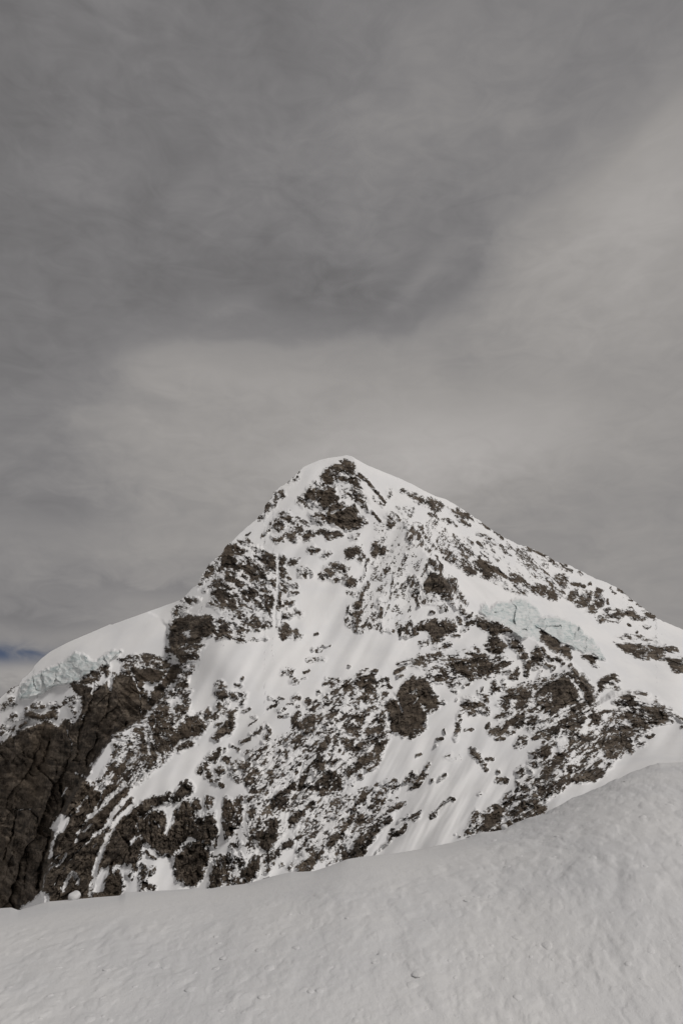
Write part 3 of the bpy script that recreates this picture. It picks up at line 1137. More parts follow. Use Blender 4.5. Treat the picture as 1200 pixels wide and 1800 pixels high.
def mat_ice():
    m, n, bs, pos = new_mat("glacier_ice")
    at = n.node('ShaderNodeAttribute'); at.attribute_name = 'ice'
    geo = n.node('ShaderNodeNewGeometry'); sp = n.node('ShaderNodeSeparateXYZ'); n.l.new(geo.outputs['Normal'], sp.inputs[0])
    a = n.noise(pos, 0.065, 4, 0.65, 0.5)
    lay = n.noise(n.scalevec(pos, 0.3, 0.3, 2.2), 0.10, 4, 0.6)
    f = n.m('ADD', n.m('MULTIPLY', a, 0.6), n.m('MULTIPLY', lay, 0.4))
    ice = n.ramp(f, [(0.39, (0.40, 0.465, 0.468, 1)), (0.48, (0.585, 0.625, 0.622, 1)), (0.60, (0.71, 0.722, 0.716, 1))])
    sc_, b = snow_colour(n, pos)
    k = n.m('ADD', at.outputs['Fac'], n.m('MULTIPLY', n.m('SUBTRACT', a, 0.5), 2.4))
    k = n.m('SUBTRACT', k, n.m('MULTIPLY', n.sstep(sp.outputs[2], 0.66, 0.9), 0.6))      # snow lies on the flatter tops
    n.put(bs.inputs['Base Color'], n.mixc(n.sstep(k, 0.15, 0.6), sc_, ice))
    bs.inputs['Roughness'].default_value = 0.5
    bs.inputs['Specular IOR Level'].default_value = 0.2
    bump(n, bs, lay, 0.3, 3.0)
    return m

def mat_snow_near():
    m, n, bs, pos = new_mat("trodden_snow")
    a = n.noise(pos, 0.35, 5, 0.6)
    d = n.noise(pos, 2.6, 6, 0.65)
    g = n.noise(pos, 11.0, 5, 0.7)
    c = n.mixc(n.sstep(a, 0.35, 0.68), (0.69, 0.685, 0.68, 1), (0.625, 0.625, 0.63, 1))
    c = n.mixc(n.m('MULTIPLY', n.sstep(d, 0.58, 0.78), 0.35), c, (0.56, 0.55, 0.53, 1))
    c = n.mixc(n.m('MULTIPLY', n.sstep(g, 0.5, 0.7), 0.3), c, (0.60, 0.595, 0.585, 1))
    n.put(bs.inputs['Base Color'], c)
    bs.inputs['Roughness'].default_value = 0.8
    bs.inputs['Specular IOR Level'].default_value = 0.15
    bump(n, bs, n.m('ADD', g, n.m('MULTIPLY', n.noise(pos, 45, 3, 0.6), 0.35)), 0.45, 0.03)
    return m

MS = mat_snow_far()
MF = mat_face((0.020, 0.017, 0.014, 1), (0.070, 0.056, 0.044, 1), (0.178, 0.147, 0.116, 1), (0.100, 0.076, 0.054, 1))
MI = mat_ice()
MN = mat_snow_near()

# ------------------------------------------------------------------ the mountain
SKYLINE = [(-500, 1470), (-200, 1330), (0, 1228), (20, 1209), (34, 1204), (40, 1194), (58, 1178), (61, 1170), (74, 1157), (88, 1146), (120, 1129),
           (160, 1112), (188, 1100), (193, 1097.5), (197, 1098), (280, 1068), (317, 1055), (330, 1042), (348, 1026), (350, 1020), (362, 1000), (368, 990),
           (376, 984), (389, 975), (396, 961), (406, 952), (432, 928), (452, 912), (464, 899), (466, 888), (470, 882), (478, 875), (481, 864),
           (508, 846), (524, 830), (534, 820), (560, 809), (576, 805), (598, 802), (608, 800), (618, 802), (626, 807), (646, 818), (668, 827),
           (700, 840), (724, 851), (746, 863), (766, 872.5), (782, 877), (800, 887), (832, 908), (860, 928), (886, 945), (912, 958), (925, 961), (940, 968),
           (960, 976), (976, 986), (1000, 994), (1040, 1015), (1070, 1026), (1090, 1036), (1110, 1054), (1132, 1071), (1150, 1081), (1155, 1088),
           (1200, 1107), (1450, 1215), (1750, 1340)]
CREST = [(-500, 1640), (-150, 1605), (0, 1597), (20, 1595), (33, 1600), (86, 1585), (140, 1580), (210, 1574), (221, 1568), (300, 1565), (344, 1561),
         (366, 1562), (400, 1557), (434, 1553), (480, 1540), (510, 1533), (552, 1531), (580, 1522), (610, 1510), (628, 1507), (696, 1500), (740, 1492),
         (800, 1480), (820, 1474), (844, 1463), (880, 1460), (904, 1450), (928, 1440), (956, 1432), (980, 1419), (1000, 1406), (1053, 1384), (1109, 1356),
         (1158, 1342), (1200, 1340), (1450, 1310), (1750, 1290)]
sky_x, sky_y = np.array(SKYLINE, float).T
cr_x, cr_y = np.array(CREST, float).T

STEP = 1.12
cols = np.concatenate([np.linspace(-420, -46, 30), np.arange(-40, 1241, STEP), np.linspace(1248, 1640, 30)])
NROW = 700
NC = len(cols)
S = np.interp(cols, sky_x, sky_y)
rough_sky = 1.6 * perlin(cols / 9.0, cols * 0 + 3.3, 5) + 0.9 * perlin(cols / 3.6, cols * 0 + 8.8, 6)
rocky = np.interp(cols, [0, 60, 64, 315, 320, 410, 420, 450, 455, 530, 535, 820, 830, 1160, 1170], [.8, .8, .12, .12, 1, 1, .3, .3, 1, 1, .12, .15, .9, .9, .3])
S = S + rough_sky * rocky
B = np.interp(cols, cr_x, cr_y) + 55
v = np.linspace(0, 1, NROW)
PX = np.repeat(cols[None, :], NROW, 0)
PY = S[None, :] + (B - S)[None, :] * v[:, None]
rng = np.random.default_rng(7)
jit = np.ones(NROW); jit[0] = 0
PX = PX + rng.uniform(-0.32, 0.32, PX.shape) * STEP * jit[:, None] * ((PX > -40) & (PX < 1240))
PY = PY + rng.uniform(-0.3, 0.3, PY.shape) * ((B - S) / NROW)[None, :] * jit[:, None]
shape = PX.shape
X = PX.ravel(); Y = PY.ravel()

# --- share of bare rock
wx = X + 2.2 * perlin(X / 13, Y / 13, 21) + 1.1 * perlin(X / 5, Y / 5, 22)
wy = Y + 2.2 * perlin(X / 13, Y / 13, 23) + 1.1 * perlin(X / 5, Y / 5, 24)
R = np.zeros(X.shape)
order_c = np.argsort(wx, kind='stable'); wxs = wx[order_c]
T = (0, 0, 1)
for line in SURVEY.strip().splitlines():
    if line[0] == 'T':
        T = tuple(float(t) for t in line.split()[1:]); continue
    head, body = line.split(':')
    head = head.split(); kind = head[0]; dens = float(head[-1])
    pts = [(T[0] + float(p.split(',')[0]) / T[2], T[1] + float(p.split(',')[1]) / T[2]) for p in body.split()]
    hw = float(head[1]) / T[2] / 2 if kind in 'st' else 0
    fe = 5.4 if kind == 'p' else 4.0 if kind == 'q' else min(2.6, hw * 0.8)
    xs = [p[0] for p in pts]; ys = [p[1] for p in pts]
    pad = hw + fe + 1
    i0 = np.searchsorted(wxs, min(xs) - pad); i1 = np.searchsorted(wxs, max(xs) + pad)
    sub = order_c[i0:i1]
    sub = sub[(wy[sub] > min(ys) - pad) & (wy[sub] < max(ys) + pad)]
    if len(sub) == 0: continue
    sx, sy = wx[sub], wy[sub]
    sd = poly_sd(sx, sy, pts) + (1.3 if kind == 'p' else 0) if kind in 'pq' else hw + (0.5 if kind == 's' else 0) - seg_dist(sx, sy, pts, False)
    w = sstep(sd, -fe, fe)
    if kind in 'ps':
        R[sub] = np.maximum(R[sub], dens * w)
    else:
        R[sub] = R[sub] * (1 - np.clip(dens * w, 0, 1))

# --- the grain of the rock: oriented noise, spread evenly over 0..1
ANCH = [(430, 1020, 32, 1.9), (600, 870, 25, 1.6), (900, 950, 40, 2.2), (720, 1040, -66, 2.2), (520, 1340, -47, 2.7), (960, 1300, -38, 2.4),
        (1150, 1150, 8, 2.4), (230, 1170, 4, 1.6), (160, 1450, -52, 3.0), (330, 1480, -80, 1.6), (620, 1230, -34, 2.2), (830, 1180, -10, 1.8), (700, 1430, -42, 2.0)]
N = np.zeros(X.shape)
WA = [1.0 / ((X - a[0]) ** 2 + (Y - a[1]) ** 2 + 900.0) ** 2 for a in ANCH]
WT = sum(WA); X_all, Y_all = X, Y
live = R > 0.02
FAC = np.zeros(X.shape)                # broken, angular faces of the rock
for k, (ax, ay, ang, st) in enumerate(ANCH):
    w = WA[k] / WT
    sel = np.nonzero((w > 0.08) & live)[0]
    w = w[sel]; X = X_all[sel]; Y = Y_all[sel]
    c_, s_ = math.cos(R_(ang)), math.sin(R_(ang))
    u = (X * c_ + Y * s_) / st; vv = (-X * s_ + Y * c_)
    f1, r1, ox1, oy1 = worley(u, vv, 8.5, 600 + k)
    f2, r2, ox2, oy2 = worley(u, vv, 3.9, 620 + k)
    q1 = (r1 & 4095) / 2047.5 - 1; q2 = (r2 & 4095) / 2047.5 - 1
    n = 0.55 * perlin(u / 17, vv / 17, 40 + k) + 0.45 * perlin(u / 7, vv / 7, 60 + k) + 0.26 * q1 + 0.40 * q2 + 0.5 * perlin(u / 2.9, vv / 2.9, 100 + k)
    N[sel] += w * n
    ta = ((r1 >> 12) & 255) / 127.5 - 1; tb_ = ((r2 >> 12) & 255) / 127.5 - 1
    FAC[sel] += w * (5.0 * q1 + 9.0 * ta * ox1 + 7.0 * q1 * oy1 + 2.0 * q2 + 5.0 * tb_ * ox2 + 4.0 * q2 * oy2)
X, Y = X_all, Y_all
srt = np.sort(N[live][::23])
N = np.interp(N, srt, np.linspace(0, 1, len(srt))) + rng.uniform(-0.05, 0.05, N.shape)
R = R + 0.22 * R * np.clip(1.02 - R, 0, 1)
t_snow = np.where(R < 0.04, np.maximum(N - R, 0.02), N - R)                       # > 0 where snow lies

bare = np.where(R < 0.03, -2.0, R - N - 0.02) + 5.0 * np.clip(R - 1.0, 0, 0.15)

# --- distance of the face, three sheets joined along two crests
FRONT = [(610, 800, 2000), (520, 830, 1965), (440, 925, 1880), (385, 980, 1815), (300, 1065, 1790), (255, 1075, 1790), (284, 1092, 1765), (296, 1106, 1738), (622, 812, 1985), (640, 870, 1925), (655, 915, 1880), (690, 922, 1875), (716, 924, 1865), (745, 968, 1800),
         (600, 930, 1855), (560, 1050, 1690), (560, 1130, 1590), (400, 1150, 1510), (330, 1120, 1640), (450, 1210, 1465), (550, 1300, 1330), (600, 1400, 1250), (600, 1540, 1110),
         (700, 1100, 1625), (772, 1000, 1760), (815, 1075, 1690), (900, 1106, 1640), (960, 1140, 1580), (720, 1240, 1430), (700, 1350, 1285), (800, 1350, 1255), (900, 1350, 1235), (800, 1400, 1185), (800, 1500, 1060),
         (950, 1200, 1510), (1020, 1220, 1490), (1000, 1310, 1290), (900, 1410, 1135), (1130, 1250, 1480), (1080, 1330, 1330), (1200, 1310, 1330), (1200, 1400, 960), (1100, 1400, 1030),
         (345, 1180, 1540), (300, 1240, 1480), (230, 1290, 1430), (160, 1370, 1370), (110, 1450, 1320), (90, 1580, 1240), (250, 1350, 1360), (200, 1500, 1235),
         (300, 1450, 1265), (330, 1560, 1165), (420, 1350, 1320), (420, 1450, 1215), (1500, 1420, 1200)]
CLIFF = [(-300, 1380, 1900), (0, 1228, 1800), (60, 1175, 1805), (170, 1108, 1800), (300, 1065, 1792), (255, 1075, 1790), (284, 1092, 1766), (296, 1106, 1748), (292, 1130, 1715), (30, 1262, 1750), (150, 1200, 1680), (260, 1150, 1700),
         (100, 1350, 1655), (50, 1450, 1690), (20, 1620, 1700), (200, 1270, 1575), (300, 1200, 1600), (-300, 1650, 2020), (160, 1500, 1520), (330, 1130, 1690)]
BACK = [(610, 800, 2000), (700, 845, 2030), (800, 905, 2080), (900, 955, 2115), (1000, 1005, 2145), (1100, 1050, 2170), (1200, 1110, 2180), (1500, 1240, 2220),
        (622, 812, 1986), (640, 870, 1926), (655, 915, 1882), (690, 922, 1885), (716, 924, 1885), (745, 968, 1845), (772, 1000, 1835), (815, 1075, 1795), (850, 1040, 1860), (900, 1030, 1930), (1000, 1062, 1960), (950, 1120, 1800), (1040, 1090, 1930), (1060, 1170, 1740),
        (1100, 1130, 1900), (1100, 1200, 1680), (1150, 1180, 1780), (1190, 1165, 1850), (1190, 1270, 1540), (1200, 1340, 1360), (1500, 1360, 1500), (1080, 1240, 1560)]
DF = rbf(FRONT, X, Y); DC = rbf(CLIFF, X, Y); DB = rbf(BACK, X, Y)
cliff_poly = [(-900, 900), (200, 1000), (255, 1072), (284, 1090), (296, 1106), (296, 1140), (305, 1158), (318, 1172), (312, 1186), (306, 1205), (285, 1228), (266, 1245), (248, 1264), (225, 1276), (200, 1290), (180, 1318), (160, 1348),
              (132, 1388), (105, 1432), (92, 1470), (84, 1520), (74, 1560), (66, 1760), (-900, 1800)]
back_poly = [(612, 700), (622, 812), (640, 870), (655, 915), (690, 922), (716, 924), (745, 968), (772, 1000), (790, 1040), (815, 1075), (838, 1090), (872, 1092), (900, 1106),
             (945, 1128), (960, 1140), (1000, 1168), (1020, 1190), (1040, 1215), (1046, 1240), (1080, 1222), (1130, 1222), (1170, 1250), (1200, 1266), (1300, 1300), (1700, 1350), (1700, 700)]
wc = sstep(poly_sd(wx, wy, cliff_poly), -4, 2.5)
wb = sstep(poly_sd(wx, wy, back_poly), -3, 10)
D = DF * (1 - wc) + DC * wc
D = D * (1 - wb) + DB * wb

# --- ribs and gullies, then the relief of rock and snow
c_, s_ = math.cos(R_(-58)), math.sin(R_(-58))
gully = fbm((X * c_ + Y * s_) / 3.2, -X * s_ + Y * c_, 46, 2, 0.45, 300)
c_, s_ = math.cos(R_(38)), math.sin(R_(38))
gully_b = fbm((X * c_ + Y * s_) / 3.2, -X * s_ + Y * c_, 46, 2, 0.45, 320)
edge_fade = sstep(Y - np.interp(X, sky_x, sky_y), 0, 22)
D = D + edge_fade * (15.0 * (gully * (1 - wb) + gully_b * wb) * (1 - 0.6 * wc) + 12.0 * fbm(X, Y, 130, 2, 0.5, 340))
fl = np.exp(-(((X - 720) / 110) ** 2 + ((Y - 1050) / 110) ** 2)) + np.exp(-(((X - 760) / 260) ** 2 + ((Y - 1400) / 110) ** 2)) + 0.5 * wb
c_, s_ = math.cos(R_(-62)), math.sin(R_(-62))
fa = fbm((X * c_ + Y * s_) / 5.0, -X * s_ + Y * c_, 13, 2, 0.5, 350)
c_, s_ = math.cos(R_(44)), math.sin(R_(44))
fb_ = fbm((X * c_ + Y * s_) / 5.0, -X * s_ + Y * c_, 13, 2, 0.5, 355)
D = D + edge_fade * fl * 2.4 * (fa * (1 - wb) + fb_ * wb)
rr = np.clip(R, 0, 1)
crag = fbm(X, Y, 26, 4, 0.55, 360, ridged=True)
face = fbm(X * 1.0, Y * 0.45, 15, 4, 0.6, 380, ridged=True)
slab = fbm((X * 0.64 - Y * 0.77) , (X * 0.77 + Y * 0.64) * 0.35, 44, 3, 0.55, 395, ridged=True)
PLN = np.zeros(X.shape)                # the broad planes of the sheer wall
sel = np.nonzero((wc > 0.01) & (R > 0.02))[0]
for cell_, amp_, st_ in ((52.0, 1.0, 0.42), (23.0, 0.5, 0.5)):
    f1, r1, ox1, oy1 = worley(X[sel] + 0.35 * Y[sel] + 5 * perlin(X[sel] / 18, Y[sel] / 18, 93), Y[sel] * st_, cell_, 650)
    q1 = (r1 & 4095) / 2047.5 - 1; ta = ((r1 >> 12) & 255) / 127.5 - 1
    PLN[sel] += amp_ * (9.0 * q1 + 20.0 * ta * ox1 + 9.0 * q1 * oy1)
D = D - edge_fade * rr * (5.0 + 8.0 * crag * (1 - 0.6 * wc) + 3.0 * face + 0.85 * FAC * (1 - 0.72 * wc) + 1.0 * PLN * wc + 16.0 * slab * wc + 4.0 * slab)
for w_, dp, g_ in [(3.0, 14, "88,1298 86,1316 78,1336 70,1352"), (2.4, 12, "126,1326 122,1338 110,1365"), (3.6, 22, "108,1382 114,1420 104,1445 88,1480 74,1520 68,1560"),
                   (2.2, 10, "190,1205 192,1235 186,1262"), (2.0, 9, "150,1215 148,1245"), (2.0, 9, "30,1420 22,1470 8,1510"), (2.4, 9, "50,1500 44,1560"),
                   (1.8, 7, "225,1480 228,1510"), (1.8, 7, "216,1440 212,1470 226,1480"), (1.8, 7, "262,1445 266,1480 258,1500")]:
    gp = [tuple(float(t) for t in p.split(',')) for p in g_.split()]
    gd = seg_dist(X + 3 * perlin(X / 9, Y / 9, 97), Y, gp, False)
    D = D + dp * rr * np.exp(-(gd / w_) ** 2)
D = D - 2.6 * sstep(t_snow + 0.6 * (1 - sstep(R, 0.0, 0.2)), -0.02, 0.28)

# --- glacier ice: two broken cliffs
def tile(ox, oy, k, s): return [(ox + float(p.split(',')[0]) / k, oy + float(p.split(',')[1]) / k) for p in s.split()]
ICE = [tile(0, 1100, 5, "165,655 168,535 250,465 350,405 420,365 520,325 600,275 660,222 740,232 790,280 855,305 930,225 1000,205 1075,205 1090,225 960,345 850,380 790,430 690,490 620,520 480,535 430,580 360,610 280,650"),
       [(840, 1078), (844, 1064), (852, 1058), (860, 1068), (872, 1058), (892, 1056), (906, 1050), (916, 1050), (932, 1057), (947, 1072), (952, 1080), (962, 1082),
        (980, 1082), (1000, 1090), (1020, 1100), (1026, 1112), (1040, 1120), (1046, 1130), (1060, 1147), (1066, 1162), (1050, 1161), (1042, 1152), (1025, 1150),
        (1005, 1140), (985, 1132), (970, 1122), (953, 1110), (951, 1128), (942, 1130), (936, 1122), (915, 1124), (900, 1116), (892, 1104), (872, 1096), (860, 1096), (850, 1082)]]
ice_id = np.full(X.shape, -1); ice_w = np.zeros(X.shape)
ice_cell = np.zeros(X.shape, np.int64)
for k, poly in enumerate(ICE):
    sd = poly_sd(wx, wy, poly)
    f1, rid, ox, oy = worley(X + 4 * perlin(X / 12, Y / 12, 91), Y * 0.6, 20.0, 500 + k)
    f2, rid2, ox2, oy2 = worley(X, Y, 6.5, 520 + k)
    r1 = (rid & 1023) / 1023.0; r2 = (rid2 & 1023) / 1023.0
    a1 = ((rid >> 10) & 1023) / 1023.0 - 0.5
    blk = 8.0 * (r1 - 0.5) + 22.0 * a1 * ox + 12.0 * (r1 - 0.5) * oy + 1.2 * (r2 - 0.5) + 2.0 * (r2 - 0.5) * ox2 + 7.0 * fbm(X, Y * 1.3, 30, 2, 0.5, 530, ridged=True)
    wi = sstep(sd, -1.0, 5.0)
    D = D * 1.0 - wi * (14.0 + blk)
    ice_w = np.maximum(ice_w, np.clip(sd / 4.0, 0, 1))
    m = (sd > 0) & (t_snow > 0)
    ice_id[m] = k; ice_cell[m] = rid[m]

VX, VY, VZ = to_world(X, Y, D)
verts = np.stack([VX, VY, VZ], 1)
grid = np.arange(len(X)).reshape(shape)
quad = np.stack([grid[1:, :-1], grid[1:, 1:], grid[:-1, 1:], grid[:-1, :-1]], -1)
tq = t_snow.reshape(shape)
tc4 = (tq[1:, :-1] + tq[1:, 1:] + tq[:-1, 1:] + tq[:-1, :-1]) / 4
iq = ice_id.reshape(shape)[1:, 1:]
rock_f = tc4 < 0
ice_f = (~rock_f) & (iq >= 0)

# rock faces that hang together are one outcrop
def components(mask):
    """label 4-connected cells, run by run"""
    h, w = mask.shape
    m = np.zeros((h, w + 2), np.int8); m[:, 1:-1] = mask
    dm = np.diff(m, axis=1)
    r0, c0 = np.nonzero(dm == 1); r1, c1 = np.nonzero(dm == -1)
    par = list(range(len(r0)))
    def find(i):
        while par[i] != i:
            par[i] = par[par[i]]; i = par[i]
        return i
    first = np.searchsorted(r0, np.arange(h + 1)).tolist()
    s_, e_ = c0.tolist(), c1.tolist()
    for r in range(1, h):
        i, j = first[r - 1], first[r]
        while i < first[r] and j < first[r + 1]:
            if s_[i] < e_[j] and s_[j] < e_[i]:
                a_, b_ = find(i), find(j)
                if a_ != b_: par[max(a_, b_)] = min(a_, b_)
            if e_[i] < e_[j]: i += 1
            else: j += 1
    root = np.array([find(i) for i in range(len(par))])
    out = np.full(mask.shape, len(par), np.int64)
    out[mask] = np.repeat(root, c1 - c0)
    return out
lab = components(rock_f)
ids, cnt = np.unique(lab[rock_f], return_counts=True)

mountain = bpy.data.objects.new("mountain", None)
link(mountain)
mountain.location = (0, 1150, -420)
mountain['kind'] = 'structure'
mountain['label'] = 'steep snow-covered rocky peak with a pointed summit under grey cloud'
mountain['category'] = 'mountain'
base = np.array(mountain.location)
verts_l = verts - base

# the far side of the ridge and the foot of the face close the massif
top = grid[0]; bot = grid[-1]
ext_v = [verts_l]; ext_q = []
nv = len(verts_l)
prev = top
for k in range(1, 13):
    step = 12.0 * k ** 1.9
    a = verts_l[top] + np.stack([0 * cols, 0 * cols + step, -0.62 * step + 6 * perlin(cols / 40, cols * 0 + k, 900)], 1)
    idx = np.arange(nv, nv + NC); nv += NC
    ext_v.append(a); ext_q.append(np.stack([prev[:-1], prev[1:], idx[1:], idx[:-1]], -1)); prev = idx
prev = bot
for k in range(1, 5):
    a = verts_l[bot] + np.stack([0 * cols, 0 * cols - 55.0 * k, 0 * cols - 48.0 * k], 1)
    idx = np.arange(nv, nv + NC); nv += NC
    ext_v.append(a); ext_q.append(np.stack([idx[:-1], idx[1:], prev[1:], prev[:-1]], -1)); prev = idx
verts_l = np.concatenate(ext_v)
ext_q = np.concatenate(ext_q)

pad_ = len(verts_l) - len(bare)
ATT = {'bare': np.concatenate([bare, np.full(pad_, -2.0)])}
ICE_ATT = {'ice': np.concatenate([ice_w, np.zeros(pad_)])}
snow_q = np.concatenate([quad[(~rock_f) & (~ice_f)], ext_q])
link(bpy.data.objects.new("snow_cover", mesh_from("snow_cover", verts_l, snow_q, MF, True, ATT)), mountain)

NAMED = [((600, 900), "summit_crag", "dark rock crag just under the snowy summit"),
         ((330, 1110), "rock_tower", "bulging brown rock tower above the left snow shoulder"),
         ((60, 1420), "rock_wall", "tall dark sheer rock wall at the lower left"),
         ((305, 1290), "rock_buttress", None), ((720, 1230), "rock_knob", "dark rounded rock knob in the middle of the face"),
         ((765, 1030), "rock_rib", "brown rock spur on the central rib"), ((990, 1225), "rock_buttress", None),
         ((280, 1460), "rock_buttress", None), ((330, 1520), "rock_dome", None), ((810, 1175), "rock_band", None),
         ((1150, 1155), "rock_band", None), ((870, 1440), "rock_buttress", None)]
lab_of = {}
H, Wd = rock_f.shape
PXc = PX[1:, 1:]; PYc = PY[1:, 1:]
for (sx, sy), nm, lb in NAMED:
    near = np.where(rock_f, np.hypot(PXc - sx, PYc - sy), 1e9)
    for j in np.argsort(near, axis=None)[:4000:40]:
        l = lab.ravel()[j]
        if cnt[np.searchsorted(ids, l)] > 120:
            if l not in lab_of: lab_of[l] = (nm, lb)
            break
flat_q = quad.reshape(-1, 4); flat_l = lab.ravel()
o_ = np.argsort(flat_l, kind='stable'); fl = flat_l[o_]
big = ids[cnt >= 130]
big = big[np.argsort(-cnt[cnt >= 130])][:290]
small_mask = rock_f.ravel().copy()
for l in big:
    a = np.searchsorted(fl, l); b = np.searchsorted(fl, l, 'right')
    f = o_[a:b]
    small_mask[f] = False
    nm, lb = lab_of.get(l, ("rock_outcrop", None))
    o = link(bpy.data.objects.new(nm, mesh_from(nm, verts_l, flat_q[f], MF, False, ATT)), mountain)
    if lb: o['label'] = lb
o = link(bpy.data.objects.new("scattered_rocks", mesh_from("scattered_rocks", verts_l, flat_q[small_mask], MF, False, ATT)), mountain)
o['kind'] = 'stuff'
o['label'] = 'small scattered rocks showing through the snow'
print("rock parts", len(big), "faces", rock_f.sum(), "of", rock_f.size)

for k, lb in enumerate(["pale blue ice cliff hanging over the dark wall at left", "broken pale ice cliff on the glacier right of the rib"]):
    root = link(bpy.data.objects.new("ice_cliff", None))
    root.location = mountain.location
    root['label'] = lb; root['category'] = 'ice cliff'; root['group'] = 'ice cliffs on the mountain'
    fm = (ice_f & (iq == k)).ravel()
    cells = ice_cell.reshape(shape)[1:, 1:].ravel()
    for c in np.unique(cells[fm]):
        f = np.nonzero(fm & (cells == c))[0]
        nm = "serac" if np.mean(PYc.ravel()[f]) < np.mean(PYc.ravel()[fm]) else "ice_wall"
        link(bpy.data.objects.new(nm, mesh_from(nm, verts_l, flat_q[f], MI, False, ICE_ATT)), root)

# ------------------------------------------------------------------ the snow slope in front
_rx, _ry, _rz = ray(cr_x, cr_y)
A_TAB = np.linspace(-1.3, 1.3, 1301)
TAU_RAW = np.interp(A_TAB, _rx / _ry, -_rz / _ry)
_k = np.exp(-(np.arange(-60, 61) / 26.0) ** 2); _k /= _k.sum()
TAU_TAB = np.convolve(np.pad(TAU_RAW, 60, mode='edge'), _k, 'valid')
def slope_params(a):
    """for a bearing a = x / y: tangents of the dip to the crest and at the picture's foot, and the crest's distance"""
    tc_ = np.interp(a, A_TAB, TAU_TAB)
    px_near = 600 + a * F_PX
    _, ry2, rz2 = ray(600.0, 1800.0)
    tb = a * 0 + (-rz2 / ry2)
    Dc = np.interp(a, [-0.6, -0.45, 0.0, 0.2, 0.45, 0.7], [14.5, 15, 15.5, 17.5, 20, 21])
    return tc_, tb, Dc
D_NEAR = 9.0
def slope_z(a, D):
    tc_, tb, Dc = slope_params(a)
    Lh = Dc - D_NEAR
    c = D_NEAR * (tb - tc_) / Lh ** 2
    k1 = 2 * c * Lh - tc_
    u = D - D_NEAR
    z = -tb * D_NEAR + k1 * u - c * u * u
    # past the crest: keep falling, but not faster than 50 degrees
    over = np.maximum(D - Dc - 14, 0)
    u2 = Dc + 14 - D_NEAR
    zl = -tb * D_NEAR + k1 * u2 - c * u2 * u2 + np.maximum(k1 - 2 * c * u2, -1.0) * over
    dz = (tc_ - np.interp(a, A_TAB, TAU_RAW)) * Dc * np.exp(-((Dc - D) / 1.5) ** 2)   # the crest's own small steps
    return np.where(over > 0, zl, z) + dz

def slope_detail(x, y, a, D):
    tc_, tb, Dc = slope_params(a)
    # a wind-smoothed strip runs under the crest; right of it the broken snow reaches the edge
    f = D / Dc
    ragged = np.interp(a, [-0.6, 0.12, 0.24, 0.6], [0.0, 0.0, 1.0, 1.0])
    tumb = 1 - (1 - ragged) * sstep(f + 0.05 * perlin(x / 5, y / 5, 700), 0.74, 0.88)
    near_edge = sstep(D, Dc * 0.55, Dc)
    h = 0.10 * fbm(x, y, 6.0, 2, 0.5, 710) * (1 - 0.6 * near_edge)
    h = h + 0.030 * fbm(x, y * 0.5, 1.3, 3, 0.5, 715) * (1 - 0.4 * near_edge)
    for cell, amp, sd in ((0.80, 0.050, 720), (0.38, 0.036, 730), (0.19, 0.020, 740), (0.11, 0.011, 745)):
        qx = x + 0.25 * cell * perlin(x / cell * 1.7, y / cell * 1.7, sd + 1)
        qy = y + 0.25 * cell * perlin(x / cell * 1.7, y / cell * 1.7, sd + 2)
        f1, rid, gp = worley(qx, qy * 0.55, cell, sd, True)
        r = (rid & 1023) / 1023.0
        on = (r > 0.35) * (0.35 + 0.65 * r)
        h = h + tumb * amp * on * np.clip(1 - (f1 / 0.75) ** 2, 0, 1) ** 0.8 * sstep(gp, 0.0, 0.5) * sstep(cell * 60 / D, 0.35, 0.8)
    lip = np.exp(-((Dc - D) / 0.9) ** 2) * (D < Dc + 1.5)
    h = h + lip * (0.03 + 0.05 * ragged) * fbm(x, y * 0.3, 0.9, 4, 0.6, 760)
    h = h + tumb * 0.02 * fbm(x, y, 0.35, 3, 0.6, 750)
    return h * (0.42 + 0.14 * ragged)

a_cols = np.concatenate([np.linspace(-0.95, -0.50, 40), np.arange(-0.495, 0.4951, 0.00115), np.linspace(0.50, 0.95, 40)])
n_out, n_in = 40, 330
n_front = n_out + n_in
tcv, tbv, Dcv = slope_params(a_cols)
# rows spread evenly over the view, from beyond the picture's foot to the crest, then down the lee side
Dt = np.geomspace(3.6, 30, 1200)
rows = []
tau_lo = 0.74
rowsD = np.zeros((n_front, len(a_cols)))
for j, a in enumerate(a_cols):
    zz = slope_z(np.full(Dt.shape, a), Dt)
    m = Dt <= Dcv[j]
    tau = -zz[m] / Dt[m]
    want = np.concatenate([np.linspace(tau[0], 0.475, n_out, endpoint=False), np.linspace(0.475, tau[-1], n_in)])
    rowsD[:, j] = np.interp(want, tau[::-1], Dt[m][::-1])
    rowsD[-1, j] = Dcv[j]
lee = np.array([0.6, 1.2, 2, 3, 4.5, 7, 11, 18, 30, 60, 120, 220, 360, 520])
D2 = np.concatenate([rowsD, Dcv[None, :] + lee[:, None]], 0)
A2 = np.repeat(a_cols[None, :], D2.shape[0], 0)
x2 = A2 * D2
z2 = slope_z(A2, D2) + slope_detail(x2, D2, A2, D2)
fv = np.stack([x2.ravel(), D2.ravel(), z2.ravel()], 1)
g2 = np.arange(fv.shape[0]).reshape(D2.shape)
q2 = np.stack([g2[:-1, :-1], g2[:-1, 1:], g2[1:, 1:], g2[1:, :-1]], -1).reshape(-1, 4)
slope = link(bpy.data.objects.new("snow_slope", mesh_from("snow_slope", fv, q2, MN)))
slope['kind'] = 'structure'
slope['label'] = 'churned grey-white snow slope falling away in the foreground'
slope['category'] = 'snow slope'

